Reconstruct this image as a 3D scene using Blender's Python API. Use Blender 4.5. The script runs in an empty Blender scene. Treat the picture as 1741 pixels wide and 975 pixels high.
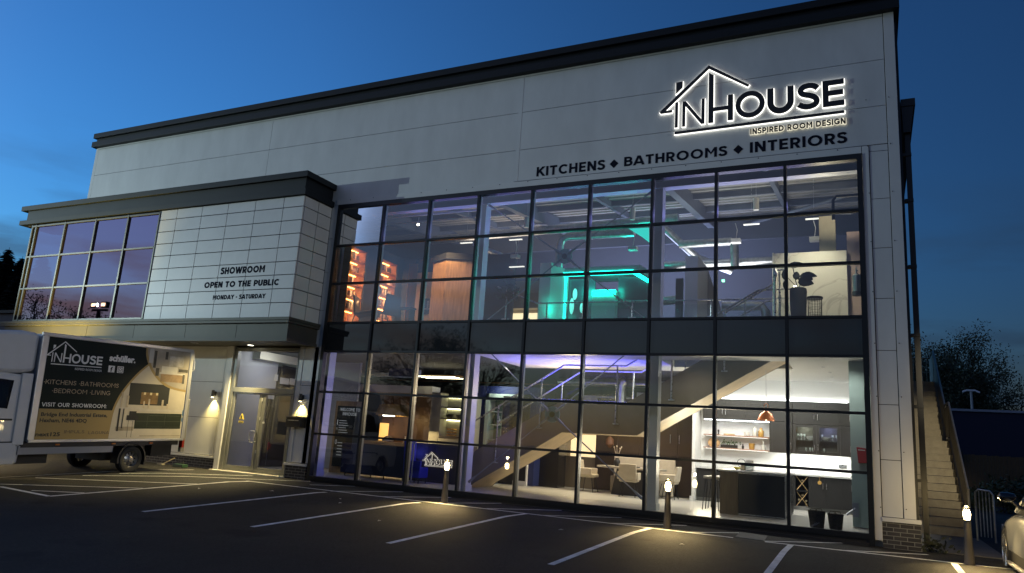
import bpy, bmesh, math, random
from mathutils import Vector, Matrix, Euler
random.seed(7)
R = math.radians
sc = bpy.context.scene
C = sc.collection

# ------------------------------------------------------------------ camera, sky, light, exposure
cam = bpy.data.cameras.new('camera'); cam_o = bpy.data.objects.new('camera', cam); C.objects.link(cam_o)
yaw, pit, rol = -0.459972, 0.206828, 0.066992
F = Vector((math.sin(yaw)*math.cos(pit), math.cos(yaw)*math.cos(pit), math.sin(pit)))
Rt = Vector((math.cos(yaw), -math.sin(yaw), 0)); Up = Rt.cross(F)
Rr = Rt*math.cos(rol) + Up*math.sin(rol); Ur = -Rt*math.sin(rol) + Up*math.cos(rol)
cam_o.matrix_world = Matrix(((Rr.x, Ur.x, -F.x, 12.06485), (Rr.y, Ur.y, -F.y, -15.99681), (Rr.z, Ur.z, -F.z, 1.25999), (0, 0, 0, 1)))
cam.sensor_width = 36; cam.lens = 25.828; cam.clip_start = .1; cam.clip_end = 2000
sc.camera = cam_o

world = bpy.data.worlds.new('World'); sc.world = world; world.use_nodes = True
wn = world.node_tree; wl = wn.links
bg = wn.nodes['Background']; bg.inputs[1].default_value = SKY_STRENGTH = 1.9
sky = wn.nodes.new('ShaderNodeTexSky'); sky.sky_type = 'NISHITA'; sky.sun_disc = False
sky.sun_elevation = R(-1.2); sky.sun_rotation = R(-96); sky.ozone_density = 4.0; sky.dust_density = .6; sky.air_density = 1.0
tint = wn.nodes.new('ShaderNodeMix'); tint.data_type = 'RGBA'; tint.blend_type = 'MULTIPLY'; tint.inputs[0].default_value = 1
tint.inputs[7].default_value = (.64, 1.10, .90, 1)
wl.new(sky.outputs[0], tint.inputs[6])
# soft dusk cloud streaks low over the horizon
tc = wn.nodes.new('ShaderNodeTexCoord'); mp = wn.nodes.new('ShaderNodeMapping'); mp.inputs[3].default_value = (3, 3, 13)
wl.new(tc.outputs['Generated'], mp.inputs[0])
cn = wn.nodes.new('ShaderNodeTexNoise'); cn.inputs['Scale'].default_value = 1.3; cn.inputs['Detail'].default_value = 7
wl.new(mp.outputs[0], cn.inputs[0])
cr = wn.nodes.new('ShaderNodeMapRange'); cr.inputs[1].default_value = .45; cr.inputs[2].default_value = .62
wl.new(cn.outputs[0], cr.inputs[0])
sx = wn.nodes.new('ShaderNodeSeparateXYZ'); wl.new(tc.outputs['Generated'], sx.inputs[0])
lo = wn.nodes.new('ShaderNodeMapRange'); lo.inputs[1].default_value = .34; lo.inputs[2].default_value = .12; wl.new(sx.outputs[2], lo.inputs[0])
cm = wn.nodes.new('ShaderNodeMath'); cm.operation = 'MULTIPLY'; wl.new(cr.outputs[0], cm.inputs[0]); wl.new(lo.outputs[0], cm.inputs[1])
cm2 = wn.nodes.new('ShaderNodeMath'); cm2.operation = 'MULTIPLY'; cm2.inputs[1].default_value = .95; wl.new(cm.outputs[0], cm2.inputs[0])
cmix = wn.nodes.new('ShaderNodeMix'); cmix.data_type = 'RGBA'; cmix.inputs[7].default_value = (.022, .045, .085, 1)
wl.new(cm2.outputs[0], cmix.inputs[0]); wl.new(tint.outputs[2], cmix.inputs[6])
# the sky is darker towards the night side (east)
ea = wn.nodes.new('ShaderNodeMapRange'); ea.inputs[1].default_value = -.62; ea.inputs[2].default_value = .22; ea.inputs[3].default_value = .95; ea.inputs[4].default_value = .41
wl.new(sx.outputs[0], ea.inputs[0]); em = wn.nodes.new('ShaderNodeMix'); em.data_type = 'RGBA'; em.blend_type = 'MULTIPLY'; em.inputs[0].default_value = 1
wl.new(cmix.outputs[2], em.inputs[6]); wl.new(ea.outputs[0], em.inputs[7])
# afterglow of the set sun, low in the south-west
dt = wn.nodes.new('ShaderNodeVectorMath'); dt.operation = 'DOT_PRODUCT'; dt.inputs[1].default_value = (-.80, -.59, .10); wl.new(tc.outputs['Generated'], dt.inputs[0])
gm_ = wn.nodes.new('ShaderNodeMapRange'); gm_.interpolation_type = 'SMOOTHERSTEP'; gm_.inputs[1].default_value = .35; gm_.inputs[2].default_value = 1.0; wl.new(dt.outputs['Value'], gm_.inputs[0])
ga = wn.nodes.new('ShaderNodeMix'); ga.data_type = 'RGBA'; ga.blend_type = 'ADD'; ga.inputs[7].default_value = (.105, .066, .028, 1)
wl.new(gm_.outputs[0], ga.inputs[0]); wl.new(em.outputs[2], ga.inputs[6]); wl.new(ga.outputs[2], bg.inputs[0])

sun = bpy.data.lights.new('sun', 'SUN'); sun.energy = .03; sun.angle = R(20); sun.color = (.80, .93, 1)
sun_o = bpy.data.objects.new('sun', sun); C.objects.link(sun_o)
sun_o.rotation_euler = Vector((1, .03, -.1)).to_track_quat('-Z', 'Y').to_euler()

vs = sc.view_settings; vs.view_transform = 'Standard'; vs.look = 'None'; vs.exposure = 0; vs.gamma = 1
sc.render.engine = 'CYCLES'
cy = sc.cycles; cy.use_denoising = True; cy.max_bounces = 7; cy.diffuse_bounces = 3; cy.glossy_bounces = 4
cy.transparent_max_bounces = 24; cy.transmission_bounces = 4; cy.sample_clamp_indirect = 4; cy.sample_clamp_direct = 0
cy.caustics_reflective = False; cy.caustics_refractive = False; cy.blur_glossy = .5
try: cy.use_light_tree = True
except Exception: pass

# ------------------------------------------------------------------ materials
MATS = {}
def mat(name, col, rough=.6, metal=0, var=0, vscale=6, bump=0, bscale=60, stretch=None, spec=.5, coat=0):
    if name in MATS: return MATS[name]
    m = bpy.data.materials.new(name); m.use_nodes = True; n = m.node_tree; b = n.nodes['Principled BSDF']
    b.inputs['Base Color'].default_value = (*col, 1); b.inputs['Roughness'].default_value = rough; b.inputs['Metallic'].default_value = metal
    b.inputs['Specular IOR Level'].default_value = spec; b.inputs['Coat Weight'].default_value = coat
    if var or bump:
        t = n.nodes.new('ShaderNodeTexCoord'); src = t.outputs['Object']
        if stretch:
            q = n.nodes.new('ShaderNodeMapping'); q.inputs[3].default_value = stretch; n.links.new(src, q.inputs[0]); src = q.outputs[0]
        if var:
            z = n.nodes.new('ShaderNodeTexNoise'); z.inputs['Scale'].default_value = vscale; z.inputs['Detail'].default_value = 6; z.inputs['Roughness'].default_value = .6
            n.links.new(src, z.inputs[0])
            r = n.nodes.new('ShaderNodeValToRGB'); e = r.color_ramp.elements; e[0].position = .3; e[1].position = .7
            e[0].color = (*[max(0, c*(1-var)) for c in col], 1); e[1].color = (*[min(1, c*(1+var)) for c in col], 1)
            n.links.new(z.outputs[0], r.inputs[0]); n.links.new(r.outputs[0], b.inputs['Base Color'])
            rr = n.nodes.new('ShaderNodeMapRange'); rr.inputs[3].default_value = max(.02, rough-.12*min(1, var*3)); rr.inputs[4].default_value = min(1, rough+.1*min(1, var*3))
            n.links.new(z.outputs[0], rr.inputs[0]); n.links.new(rr.outputs[0], b.inputs['Roughness'])
        if bump:
            z2 = n.nodes.new('ShaderNodeTexNoise'); z2.inputs['Scale'].default_value = bscale; z2.inputs['Detail'].default_value = 3
            n.links.new(src, z2.inputs[0]); u = n.nodes.new('ShaderNodeBump'); u.inputs['Strength'].default_value = bump; u.inputs['Distance'].default_value = .02
            n.links.new(z2.outputs[0], u.inputs['Height']); n.links.new(u.outputs[0], b.inputs['Normal'])
    MATS[name] = m; return m
def emit(name, col, s):
    if name in MATS: return MATS[name]
    m = bpy.data.materials.new(name); m.use_nodes = True; n = m.node_tree; b = n.nodes['Principled BSDF']
    b.inputs['Base Color'].default_value = (.5, .5, .5, 1); b.inputs['Emission Color'].default_value = (*col, 1); b.inputs['Emission Strength'].default_value = s
    MATS[name] = m; return m
def glass(name, tintc=(.9, .94, .95), base=.05, gain=1.75, rough=.004, gcol=(1, 1, 1)):
    if name in MATS: return MATS[name]
    m = bpy.data.materials.new(name); m.use_nodes = True; n = m.node_tree; n.nodes.remove(n.nodes['Principled BSDF'])
    o = n.nodes['Material Output']; t = n.nodes.new('ShaderNodeBsdfTransparent'); t.inputs[0].default_value = (*tintc, 1)
    g = n.nodes.new('ShaderNodeBsdfGlossy'); g.inputs['Roughness'].default_value = rough; g.inputs[0].default_value = (*gcol, 1)
    f = n.nodes.new('ShaderNodeFresnel'); f.inputs[0].default_value = 1.5
    a = n.nodes.new('ShaderNodeMath'); a.operation = 'MULTIPLY_ADD'; a.inputs[1].default_value = gain; a.inputs[2].default_value = base; a.use_clamp = True
    x = n.nodes.new('ShaderNodeMixShader'); L = n.links
    # very slight waviness of the panes
    tcd = n.nodes.new('ShaderNodeTexCoord'); nz = n.nodes.new('ShaderNodeTexNoise'); nz.inputs['Scale'].default_value = 1.1; nz.inputs['Detail'].default_value = 0
    bp = n.nodes.new('ShaderNodeBump'); bp.inputs['Strength'].default_value = .05; bp.inputs['Distance'].default_value = .02
    L.new(tcd.outputs['Object'], nz.inputs[0]); L.new(nz.outputs[0], bp.inputs['Height']); L.new(bp.outputs[0], g.inputs['Normal'])
    L.new(f.outputs[0], a.inputs[0]); L.new(a.outputs[0], x.inputs[0]); L.new(t.outputs[0], x.inputs[1]); L.new(g.outputs[0], x.inputs[2]); L.new(x.outputs[0], o.inputs[0])
    MATS[name] = m; return m
def brick_mat():
    if 'brick' in MATS: return MATS['brick']
    m = bpy.data.materials.new('brick'); m.use_nodes = True; n = m.node_tree; b = n.nodes['Principled BSDF']; b.inputs['Roughness'].default_value = .75
    t = n.nodes.new('ShaderNodeTexCoord'); q = n.nodes.new('ShaderNodeSeparateXYZ'); w = n.nodes.new('ShaderNodeCombineXYZ'); k = n.nodes.new('ShaderNodeTexBrick')
    n.links.new(t.outputs['Object'], q.inputs[0]); n.links.new(q.outputs[0], w.inputs[0]); n.links.new(q.outputs[2], w.inputs[1]); n.links.new(w.outputs[0], k.inputs[0])
    k.inputs['Color1'].default_value = (.018, .018, .022, 1); k.inputs['Color2'].default_value = (.04, .038, .042, 1); k.inputs['Mortar'].default_value = (.17, .17, .16, 1)
    k.inputs['Scale'].default_value = 1; k.inputs['Mortar Size'].default_value = .007; k.inputs['Brick Width'].default_value = .225; k.inputs['Row Height'].default_value = .075
    n.links.new(k.outputs[0], b.inputs['Base Color'])
    u = n.nodes.new('ShaderNodeBump'); u.inputs['Strength'].default_value = .6; u.inputs['Distance'].default_value = .01; u.invert = True
    n.links.new(k.outputs[1], u.inputs['Height']); n.links.new(u.outputs[0], b.inputs['Normal'])
    MATS['brick'] = m; return m
def asphalt_mat():
    m = bpy.data.materials.new('asphalt'); m.use_nodes = True; n = m.node_tree; b = n.nodes['Principled BSDF']; L = n.links
    t = n.nodes.new('ShaderNodeTexCoord')
    a = n.nodes.new('ShaderNodeTexNoise'); a.inputs['Scale'].default_value = 140; a.inputs['Detail'].default_value = 4; L.new(t.outputs['Object'], a.inputs[0])
    c = n.nodes.new('ShaderNodeTexNoise'); c.inputs['Scale'].default_value = .55; c.inputs['Detail'].default_value = 7; L.new(t.outputs['Object'], c.inputs[0])
    mx = n.nodes.new('ShaderNodeMath'); mx.operation = 'MULTIPLY_ADD'; mx.inputs[1].default_value = .55; L.new(a.outputs[0], mx.inputs[0])
    m2 = n.nodes.new('ShaderNodeMath'); m2.operation = 'MULTIPLY'; m2.inputs[1].default_value = .45; L.new(c.outputs[0], m2.inputs[0]); L.new(m2.outputs[0], mx.inputs[2])
    r = n.nodes.new('ShaderNodeValToRGB'); e = r.color_ramp.elements; e[0].position = .32; e[1].position = .68; e[0].color = (.004, .004, .0038, 1); e[1].color = (.032, .031, .028, 1)
    L.new(mx.outputs[0], r.inputs[0])
    k = n.nodes.new('ShaderNodeTexNoise'); k.inputs['Scale'].default_value = 26; k.inputs['Detail'].default_value = 5; k.inputs['Roughness'].default_value = .75; L.new(t.outputs['Object'], k.inputs[0])
    kr = n.nodes.new('ShaderNodeMapRange'); kr.inputs[1].default_value = .35; kr.inputs[2].default_value = .68; kr.inputs[3].default_value = .45; kr.inputs[4].default_value = 1.7; L.new(k.outputs[0], kr.inputs[0])
    st = n.nodes.new('ShaderNodeTexNoise'); st.inputs['Scale'].default_value = 1.15; st.inputs['Detail'].default_value = 3; L.new(t.outputs['Object'], st.inputs[0])
    sr_ = n.nodes.new('ShaderNodeMapRange'); sr_.inputs[1].default_value = .60; sr_.inputs[2].default_value = .72; sr_.inputs[3].default_value = 1; sr_.inputs[4].default_value = .35; L.new(st.outputs[0], sr_.inputs[0])
    mm = n.nodes.new('ShaderNodeMath'); mm.operation = 'MULTIPLY'; L.new(kr.outputs[0], mm.inputs[0]); L.new(sr_.outputs[0], mm.inputs[1])
    mq = n.nodes.new('ShaderNodeMix'); mq.data_type = 'RGBA'; mq.blend_type = 'MULTIPLY'; mq.inputs[0].default_value = 1; L.new(r.outputs[0], mq.inputs[6]); L.new(mm.outputs[0], mq.inputs[7]); L.new(mq.outputs[2], b.inputs['Base Color']); b.inputs['Roughness'].default_value = .8; b.inputs['Specular IOR Level'].default_value = .3
    u = n.nodes.new('ShaderNodeBump'); u.inputs['Strength'].default_value = .8; u.inputs['Distance'].default_value = .012; L.new(a.outputs[0], u.inputs['Height']); L.new(u.outputs[0], b.inputs['Normal'])
    MATS['asphalt'] = m; return m
def wood(name, col, var=.35, rough=.5, stretch=(14, 14, 1.2)):
    return mat(name, col, rough, 0, var, 2.2, .15, 30, stretch)

clad = mat('white_cladding', (.56, .57, .57), .5, 0, .09, 1.3, .03, 5, (1.0, 1, .4))
clad_trim = mat('white_trim', (.58, .585, .58), .45, 0, .04, 2)
dark_backing = mat('dark_joint', (.03, .03, .033), .9)
fascia = mat('anthracite_fascia', (.007, .0095, .013), .55, 0, .15, 1.5, .02, 3, spec=.25)
canopy_m = mat('grey_canopy_sheet', (.060, .058, .048), .5, .2, .15, 1.2, .05, 2.5, spec=.3)
tile_m = mat('pale_tile', (.56, .56, .55), .42, 0, .07, 1.3)
frame_m = mat('black_aluminium', (.010, .012, .015), .4, .2)
frame_in = mat('grey_aluminium', (.30, .31, .32), .4, .3)
door_m = mat('door_frame_grey', (.19, .195, .18), .4, .2, .06, 2)
black = mat('black_satin', (.012, .012, .013), .45)
black_m = mat('black_matt', (.01, .01, .011), .8)
steel = mat('brushed_steel', (.55, .56, .58), .28, 1, .08, 20)
galv = mat('galvanised_duct', (.55, .57, .58), .33, 1, .25, 9, .25, 14)
paint = mat('white_line_paint', (.74, .74, .71), .75, 0, .22, 5, .2, 90)
white = mat('white_plaster', (.74, .74, .72), .7, 0, .03, 2)
vglass = glass('clear_glazing')
aglass = glass('reflective_glazing', (.25, .27, .3), .34, 1.3, gcol=(.80, .58, .76))
dglass = glass('door_glazing', (.86, .88, .88), .05, 1.2)
rglass = glass('balustrade_glass', (.93, .97, .96), .02, .8)

# ------------------------------------------------------------------ mesh helpers
class MB:
    def __init__(s): s.v = []; s.f = []
    def add(s, vs, fs):
        o = len(s.v); s.v += [tuple(p) for p in vs]; s.f += [tuple(i+o for i in f) for f in fs]; return s
    def box(s, x0, x1, y0, y1, z0, z1):
        return s.add([(x0,y0,z0),(x1,y0,z0),(x1,y1,z0),(x0,y1,z0),(x0,y0,z1),(x1,y0,z1),(x1,y1,z1),(x0,y1,z1)],
                     [(3,2,1,0),(4,5,6,7),(0,1,5,4),(1,2,6,5),(2,3,7,6),(3,0,4,7)])
    def quad(s, *p): return s.add(p, [tuple(range(len(p)))])
    def prism(s, poly, vec):
        n = len(poly); vec = Vector(vec); a = [Vector(p) for p in poly]; b = [p+vec for p in a]
        return s.add(a+b, [tuple(range(n)), tuple(range(2*n-1, n-1, -1))] + [(i, n+i, n+(i+1) % n, (i+1) % n) for i in range(n)])
    def xz(s, poly, y0, y1): return s.prism([(p[0], y0, p[1]) for p in poly], (0, y1-y0, 0))
    def ringxz(s, outer, inner, y0, y1):
        n = len(outer); v = [(p[0], y0, p[1]) for p in outer]+[(p[0], y0, p[1]) for p in inner]+[(p[0], y1, p[1]) for p in outer]+[(p[0], y1, p[1]) for p in inner]
        f = []
        for i in range(n):
            j = (i+1) % n
            f += [(i, j, n+j, n+i), (2*n+i, 3*n+i, 3*n+j, 2*n+j), (i, 2*n+i, 2*n+j, j), (n+i, n+j, 3*n+j, 3*n+i)]
        return s.add(v, f)
    def tube(s, pts, r, n=8, caps=True):
        pts = [Vector(p) for p in pts]; rs = r if isinstance(r, (list, tuple)) else [r]*len(pts)
        v = []; f = []; prev = None
        for i, p in enumerate(pts):
            d = (pts[min(i+1, len(pts)-1)]-pts[max(i-1, 0)]).normalized()
            if prev is None:
                a = Vector((0, 0, 1)) if abs(d.z) < .9 else Vector((1, 0, 0)); u = d.cross(a).normalized()
            else: u = (prev - d*prev.dot(d)).normalized()
            prev = u; w = d.cross(u)
            for k in range(n):
                t = 2*math.pi*k/n; v.append(p+(u*math.cos(t)+w*math.sin(t))*rs[i])
        for i in range(len(pts)-1):
            for k in range(n):
                a = i*n+k; b = i*n+(k+1) % n; f.append((a, b, b+n, a+n))
        if caps: f += [tuple(range(n-1, -1, -1)), tuple(range((len(pts)-1)*n, len(pts)*n))]
        return s.add(v, f)
    def lathe(s, prof, cx=0, cy=0, n=20):
        v = []; f = []
        for r, z in prof:
            for k in range(n):
                t = 2*math.pi*k/n; v.append((cx+r*math.cos(t), cy+r*math.sin(t), z))
        for i in range(len(prof)-1):
            for k in range(n):
                a = i*n+k; b = i*n+(k+1) % n; f.append((a, b, b+n, a+n))
        f += [tuple(range(n-1, -1, -1)), tuple(range((len(prof)-1)*n, len(prof)*n))]
        return s.add(v, f)
    def disc(s, c, nrm, r, n=20, t=.01):
        c = Vector(c); nrm = Vector(nrm).normalized(); return s.tube([c, c+nrm*t], r, n)
    def map(s, fn): s.v = [tuple(fn(*p)) for p in s.v]; return s

def wloc(o):
    l = Vector((0, 0, 0))
    while o is not None: l = l+o.location; o = o.parent
    return l
def obj(name, mb, m, parent=None, world=True, smooth=False, bevel=0, label=None):
    me = bpy.data.meshes.new(name); v = mb.v
    if world and parent is not None:
        w = wloc(parent); v = [(p[0]-w.x, p[1]-w.y, p[2]-w.z) for p in v]
    me.from_pydata([tuple(p) for p in v], [], mb.f)
    b = bmesh.new(); b.from_mesh(me); bmesh.ops.recalc_face_normals(b, faces=b.faces[:]); b.to_mesh(me); b.free()
    me.materials.append(m)
    if smooth:
        for p in me.polygons: p.use_smooth = True
    o = bpy.data.objects.new(name, me); C.objects.link(o)
    if parent is not None: o.parent = parent
    if bevel:
        k = o.modifiers.new('bevel', 'BEVEL'); k.width = bevel; k.segments = 2; k.limit_method = 'ANGLE'; k.angle_limit = R(40)
    if smooth:
        try: me.set_sharp_from_angle(angle=R(38))
        except Exception: pass
    if label: o['label'] = label
    return o
def tag(o, label, cat, group=None, kind=None):
    if label: o['label'] = label
    if cat: o['category'] = cat
    if group: o['group'] = group
    if kind: o['kind'] = kind
    return o
def thing(name, label, cat, loc=(0, 0, 0), rz=0, group=None):
    o = bpy.data.objects.new(name, None); o.empty_display_size = .2; C.objects.link(o); o.location = loc; o.rotation_euler = (0, 0, rz)
    return tag(o, label, cat, group)
KIDS = {}
def copy_tree(o, parent=None):
    c = o.copy(); C.objects.link(c)
    if parent is not None: c.parent = parent
    for ch in [k for k in ALLO() if k.parent == o]: copy_tree(ch, c)
    return c
def ALLO(): return list(C.objects)
def lamp(kind, name, loc, energy, col, parent=None, aim=None, size=.1, sizey=None, spot=None, blend=.5):
    l = bpy.data.lights.new(name, kind); l.energy = energy; l.color = col
    if kind == 'AREA':
        l.size = size
        if sizey: l.shape = 'RECTANGLE'; l.size_y = sizey
    else: l.shadow_soft_size = size
    if kind == 'SPOT': l.spot_size = R(spot); l.spot_blend = blend
    o = bpy.data.objects.new(name, l); C.objects.link(o); p = Vector(loc)
    if parent is not None: o.parent = parent; p = p - wloc(parent)
    o.location = p
    if aim is not None: o.rotation_euler = Vector(aim).to_track_quat('-Z', 'Y').to_euler()
    return o

def text2d(body, x0, z0, w, h, bold=0.0):
    c = bpy.data.curves.new('lettering', 'FONT'); c.body = body; c.offset = bold; c.resolution_u = 3
    o = bpy.data.objects.new('lettering', c); m = bpy.data.meshes.new_from_object(o)
    vs = [(v.co.x, v.co.y) for v in m.vertices]; fs = [tuple(p.vertices) for p in m.polygons]
    ax = min(v[0] for v in vs); bx = max(v[0] for v in vs); ay = min(v[1] for v in vs); by = max(v[1] for v in vs)
    vs = [(x0+(v[0]-ax)/(bx-ax)*w, z0+(v[1]-ay)/(by-ay)*h) for v in vs]
    bpy.data.objects.remove(o); bpy.data.curves.remove(c); bpy.data.meshes.remove(m)
    return vs, fs
def text_mb(mb, body, x0, z0, w, h, fn, bold=0.0):
    vs, fs = text2d(body, x0, z0, w, h, bold); mb.add([fn(a, b) for a, b in vs], fs); return mb
def text_solid(mb, body, x0, z0, w, h, y0, y1, bold=0.0):
    """lettering with thickness, facing -y: front at y0, sides back to y1"""
    vs, fs = text2d(body, x0, z0, w, h, bold); n = len(vs); cnt = {}
    # weld equal points so that only outline edges get side walls
    key = {}; idx = []
    for p in vs:
        k = (round(p[0], 5), round(p[1], 5)); idx.append(key.setdefault(k, len(key)))
    pts = list(key.keys()); fs = [tuple(idx[i] for i in f) for f in fs]
    for f in fs:
        for i in range(len(f)):
            a, b = f[i], f[(i+1) % len(f)]; cnt.setdefault((min(a, b), max(a, b)), []).append((a, b))
    m = len(pts); mb.add([(p[0], y0, p[1]) for p in pts]+[(p[0], y1, p[1]) for p in pts],
                         fs+[tuple(i+m for i in f[::-1]) for f in fs]+[(e[0][0], e[0][0]+m, e[0][1]+m, e[0][1]) for e in cnt.values() if len(e) == 1])
    return mb

def clipz(P, z, keep_above):
    out = []
    for i in range(len(P)):
        a, b = P[i-1], P[i]; ia = (a[1] >= z) == keep_above; ib = (b[1] >= z) == keep_above
        if ia != ib: t_ = (z-a[1])/(b[1]-a[1]); out.append((a[0]+(b[0]-a[0])*t_, z))
        if ib: out.append(b)
    return out
def glyph(c, w):
    a = w/2; t_ = 1-a
    st = lambda x: [(x, -.2), (x, 1.2)]
    if c == 'A': return .84, [[(.0, -.12), (.45, 1.14)], [(.84, -.12), (.39, 1.14)], [(.16, .26), (.68, .26)]]
    if c == 'B': return .68, [st(a), [(a, t_), (.38, t_)]+arc(.38, (t_+.53)/2, .19, (t_-.53)/2, 90, -90, 8)+[(a, .53)], [(a, .531), (.40, .53)]+arc(.40, (.53+a)/2, .21, (.53-a)/2, 90, -90, 8)+[(a, a)]]
    if c == 'C': return .82, [arc(.48, .5, .48-a, .5-a, 46, 314, 18)]
    if c == 'D': return .82, [st(a), [(a, t_), (.34, t_)]+arc(.34, .5, .48-a, .5-a, 90, -90, 10)+[(a, a)]]
    if c == 'E': return .60, [st(a), [(a, t_), (.60, t_)], [(a, .5), (.56, .5)], [(a, a), (.60, a)]]
    if c == 'G': return .88, [arc(.48, .5, .48-a, .5-a, 46, 322, 18), [(.50, .44), (.88, .44)], [(.88-a, .46), (.88-a, .17)]]
    if c == 'H': return .74, [st(a), st(.74-a), [(a, .5), (.74-a, .5)]]
    if c == 'I': return w, [st(a)]
    if c == 'K': return .74, [st(a), [(.84, 1.2), (.08, .33)], [(.24, .66), (.80, -.14)]]
    if c == 'L': return .56, [st(a), [(a, a), (.56, a)]]
    if c == 'M': return .92, [st(a), st(.92-a), [(a-.06, 1.1), (.46, .40), (.92-a+.06, 1.1)]]
    if c == 'N': return .76, [st(a), st(.76-a), [(a-.09, 1.16), (.76-a+.09, -.16)]]
    if c == 'O': return .98, [arc(.49, .5, .49-a, .5-a, 0, 360, 26)]
    if c == 'P': return .66, [st(a), [(a, t_), (.36, t_)]+arc(.36, (t_+.42)/2, .22, (t_-.42)/2, 90, -90, 8)+[(a, .42)]]
    if c == 'R': return .68, [st(a), [(a, t_), (.36, t_)]+arc(.36, (t_+.44)/2, .22, (t_-.44)/2, 90, -90, 8)+[(a, .44)], [(.32, .50), (.66, -.16)]]
    if c == 'S': return .62, [smooth_path([(.555, .78), (.46, .885), (.32, 1-a), (.16, .87), (.10, .74), (.16, .61), (.32, .535), (.46, .46), (.535, .31), (.48, .155), (.32, a), (.16, .115), (.04, .24)], 4)]
    if c == 'T': return .66, [[(.33, -.2), (.33, t_)], [(0, t_), (.66, t_)]]
    if c == 'U': return .74, [[(a, 1.2)]+arc(.37, .37, .37-a, .37-a, 180, 360, 12)+[(.74-a, 1.2)]]
    if c == 'V': return .80, [[(-.02, 1.2), (.44, -.14)], [(.82, 1.2), (.36, -.14)]]
    if c == 'W': return 1.16, [[(.02, 1.2), (.37, -.1)], [(.31, -.1), (.62, 1.1)], [(.54, 1.1), (.85, -.1)], [(.79, -.1), (1.14, 1.2)]]
    if c == 'Y': return .76, [[(.38, -.2), (.38, .48)], [(-.06, 1.2), (.42, .40)], [(.82, 1.2), (.34, .40)]]
    if c == '-': return .36, [[(0, .45), (.36, .45)]]
    if c == '\u2022': return .2, [[(0, .42), (.2, .42)]]
    if c == ':': return w, [[(a, .0), (a, w)], [(a, .52), (a, .52+w)]]
    return .30, []
def word_polys(s_, x0, z0, w_, h, wt=.17, gap=.13):
    x = 0; P = []; W_ = 0
    for c in s_:
        W_ += c == ' '; gw, st_ = glyph(c, wt)
        for L_ in st_:
            p = clipz(clipz(stroke([(x+a, b) for a, b in L_], wt), 0, True), 1, False)
            if len(p) > 2: P.append((W_, p))
        x += gw+gap
    tot = x-gap
    return [(k, [(x0+a/tot*w_, z0+b*h) for a, b in p]) for k, p in P]
def word_solid(mb, s_, x0, z0, w_, h, y0, y1, wt=.17, gap=.13):
    for i, (k, p) in enumerate(word_polys(s_, x0, z0, w_, h, wt, gap)): mb.xz(p, y0-.0003*(i % 5), y1)
    return mb
def words_solid(name, m, parent, s_, x0, z0, w_, h, y0, y1, wt=.17, gap=.13):
    D = {}
    for i, (k, p) in enumerate(word_polys(s_, x0, z0, w_, h, wt, gap)): D.setdefault(k, MB()).xz(p, y0-.0003*(i % 5), y1)
    for mb in D.values(): obj(name, mb, m, parent)
def word_flat(mb, s_, x0, z0, w_, h, fn, wt=.17, gap=.13):
    for i, (k, p) in enumerate(word_polys(s_, x0, z0, w_, h, wt, gap)): mb.add([fn(a, b, .0001*(i % 5)) for a, b in p], [tuple(range(len(p)))])
    return mb
def offset_poly(P, d):
    n = len(P); A = sum(P[i][0]*P[(i+1) % n][1]-P[(i+1) % n][0]*P[i][1] for i in range(n))
    s = 1 if A > 0 else -1; out = []
    for i in range(n):
        a, b, c = Vector(P[i-1]), Vector(P[i]), Vector(P[(i+1) % n])
        e1 = (b-a).normalized(); e2 = (c-b).normalized()
        n1 = Vector((e1.y, -e1.x))*s; n2 = Vector((e2.y, -e2.x))*s
        m = n1+n2; L = max(.35, m.length_squared/2); q = b+m*(d/L); out.append((q.x, q.y))
    return out
def stroke(pts, w):
    L = []; Rr_ = []; n = len(pts)
    for i in range(n):
        a = Vector(pts[max(0, i-1)]); c = Vector(pts[min(n-1, i+1)]); d = (c-a).normalized(); q = Vector((-d.y, d.x)); p = Vector(pts[i])
        L.append(tuple(p+q*w/2)); Rr_.append(tuple(p-q*w/2))
    return L+Rr_[::-1]
def smooth_path(p, k=5):
    out = []
    for i in range(len(p)-1):
        a = p[max(0, i-1)]; b = p[i]; c = p[i+1]; d = p[min(len(p)-1, i+2)]
        for j in range(k):
            t = j/k; out.append(tuple(.5*((2*b[m])+(-a[m]+c[m])*t+(2*a[m]-5*b[m]+4*c[m]-d[m])*t*t+(-a[m]+3*b[m]-3*c[m]+d[m])*t**3) for m in (0, 1)))
    return out+[p[-1]]
def arc(cx, cz, rx, rz, a0, a1, n): return [(cx+rx*math.cos(R(a0+(a1-a0)*i/n)), cz+rz*math.sin(R(a0+(a1-a0)*i/n))) for i in range(n+1)]
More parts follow.
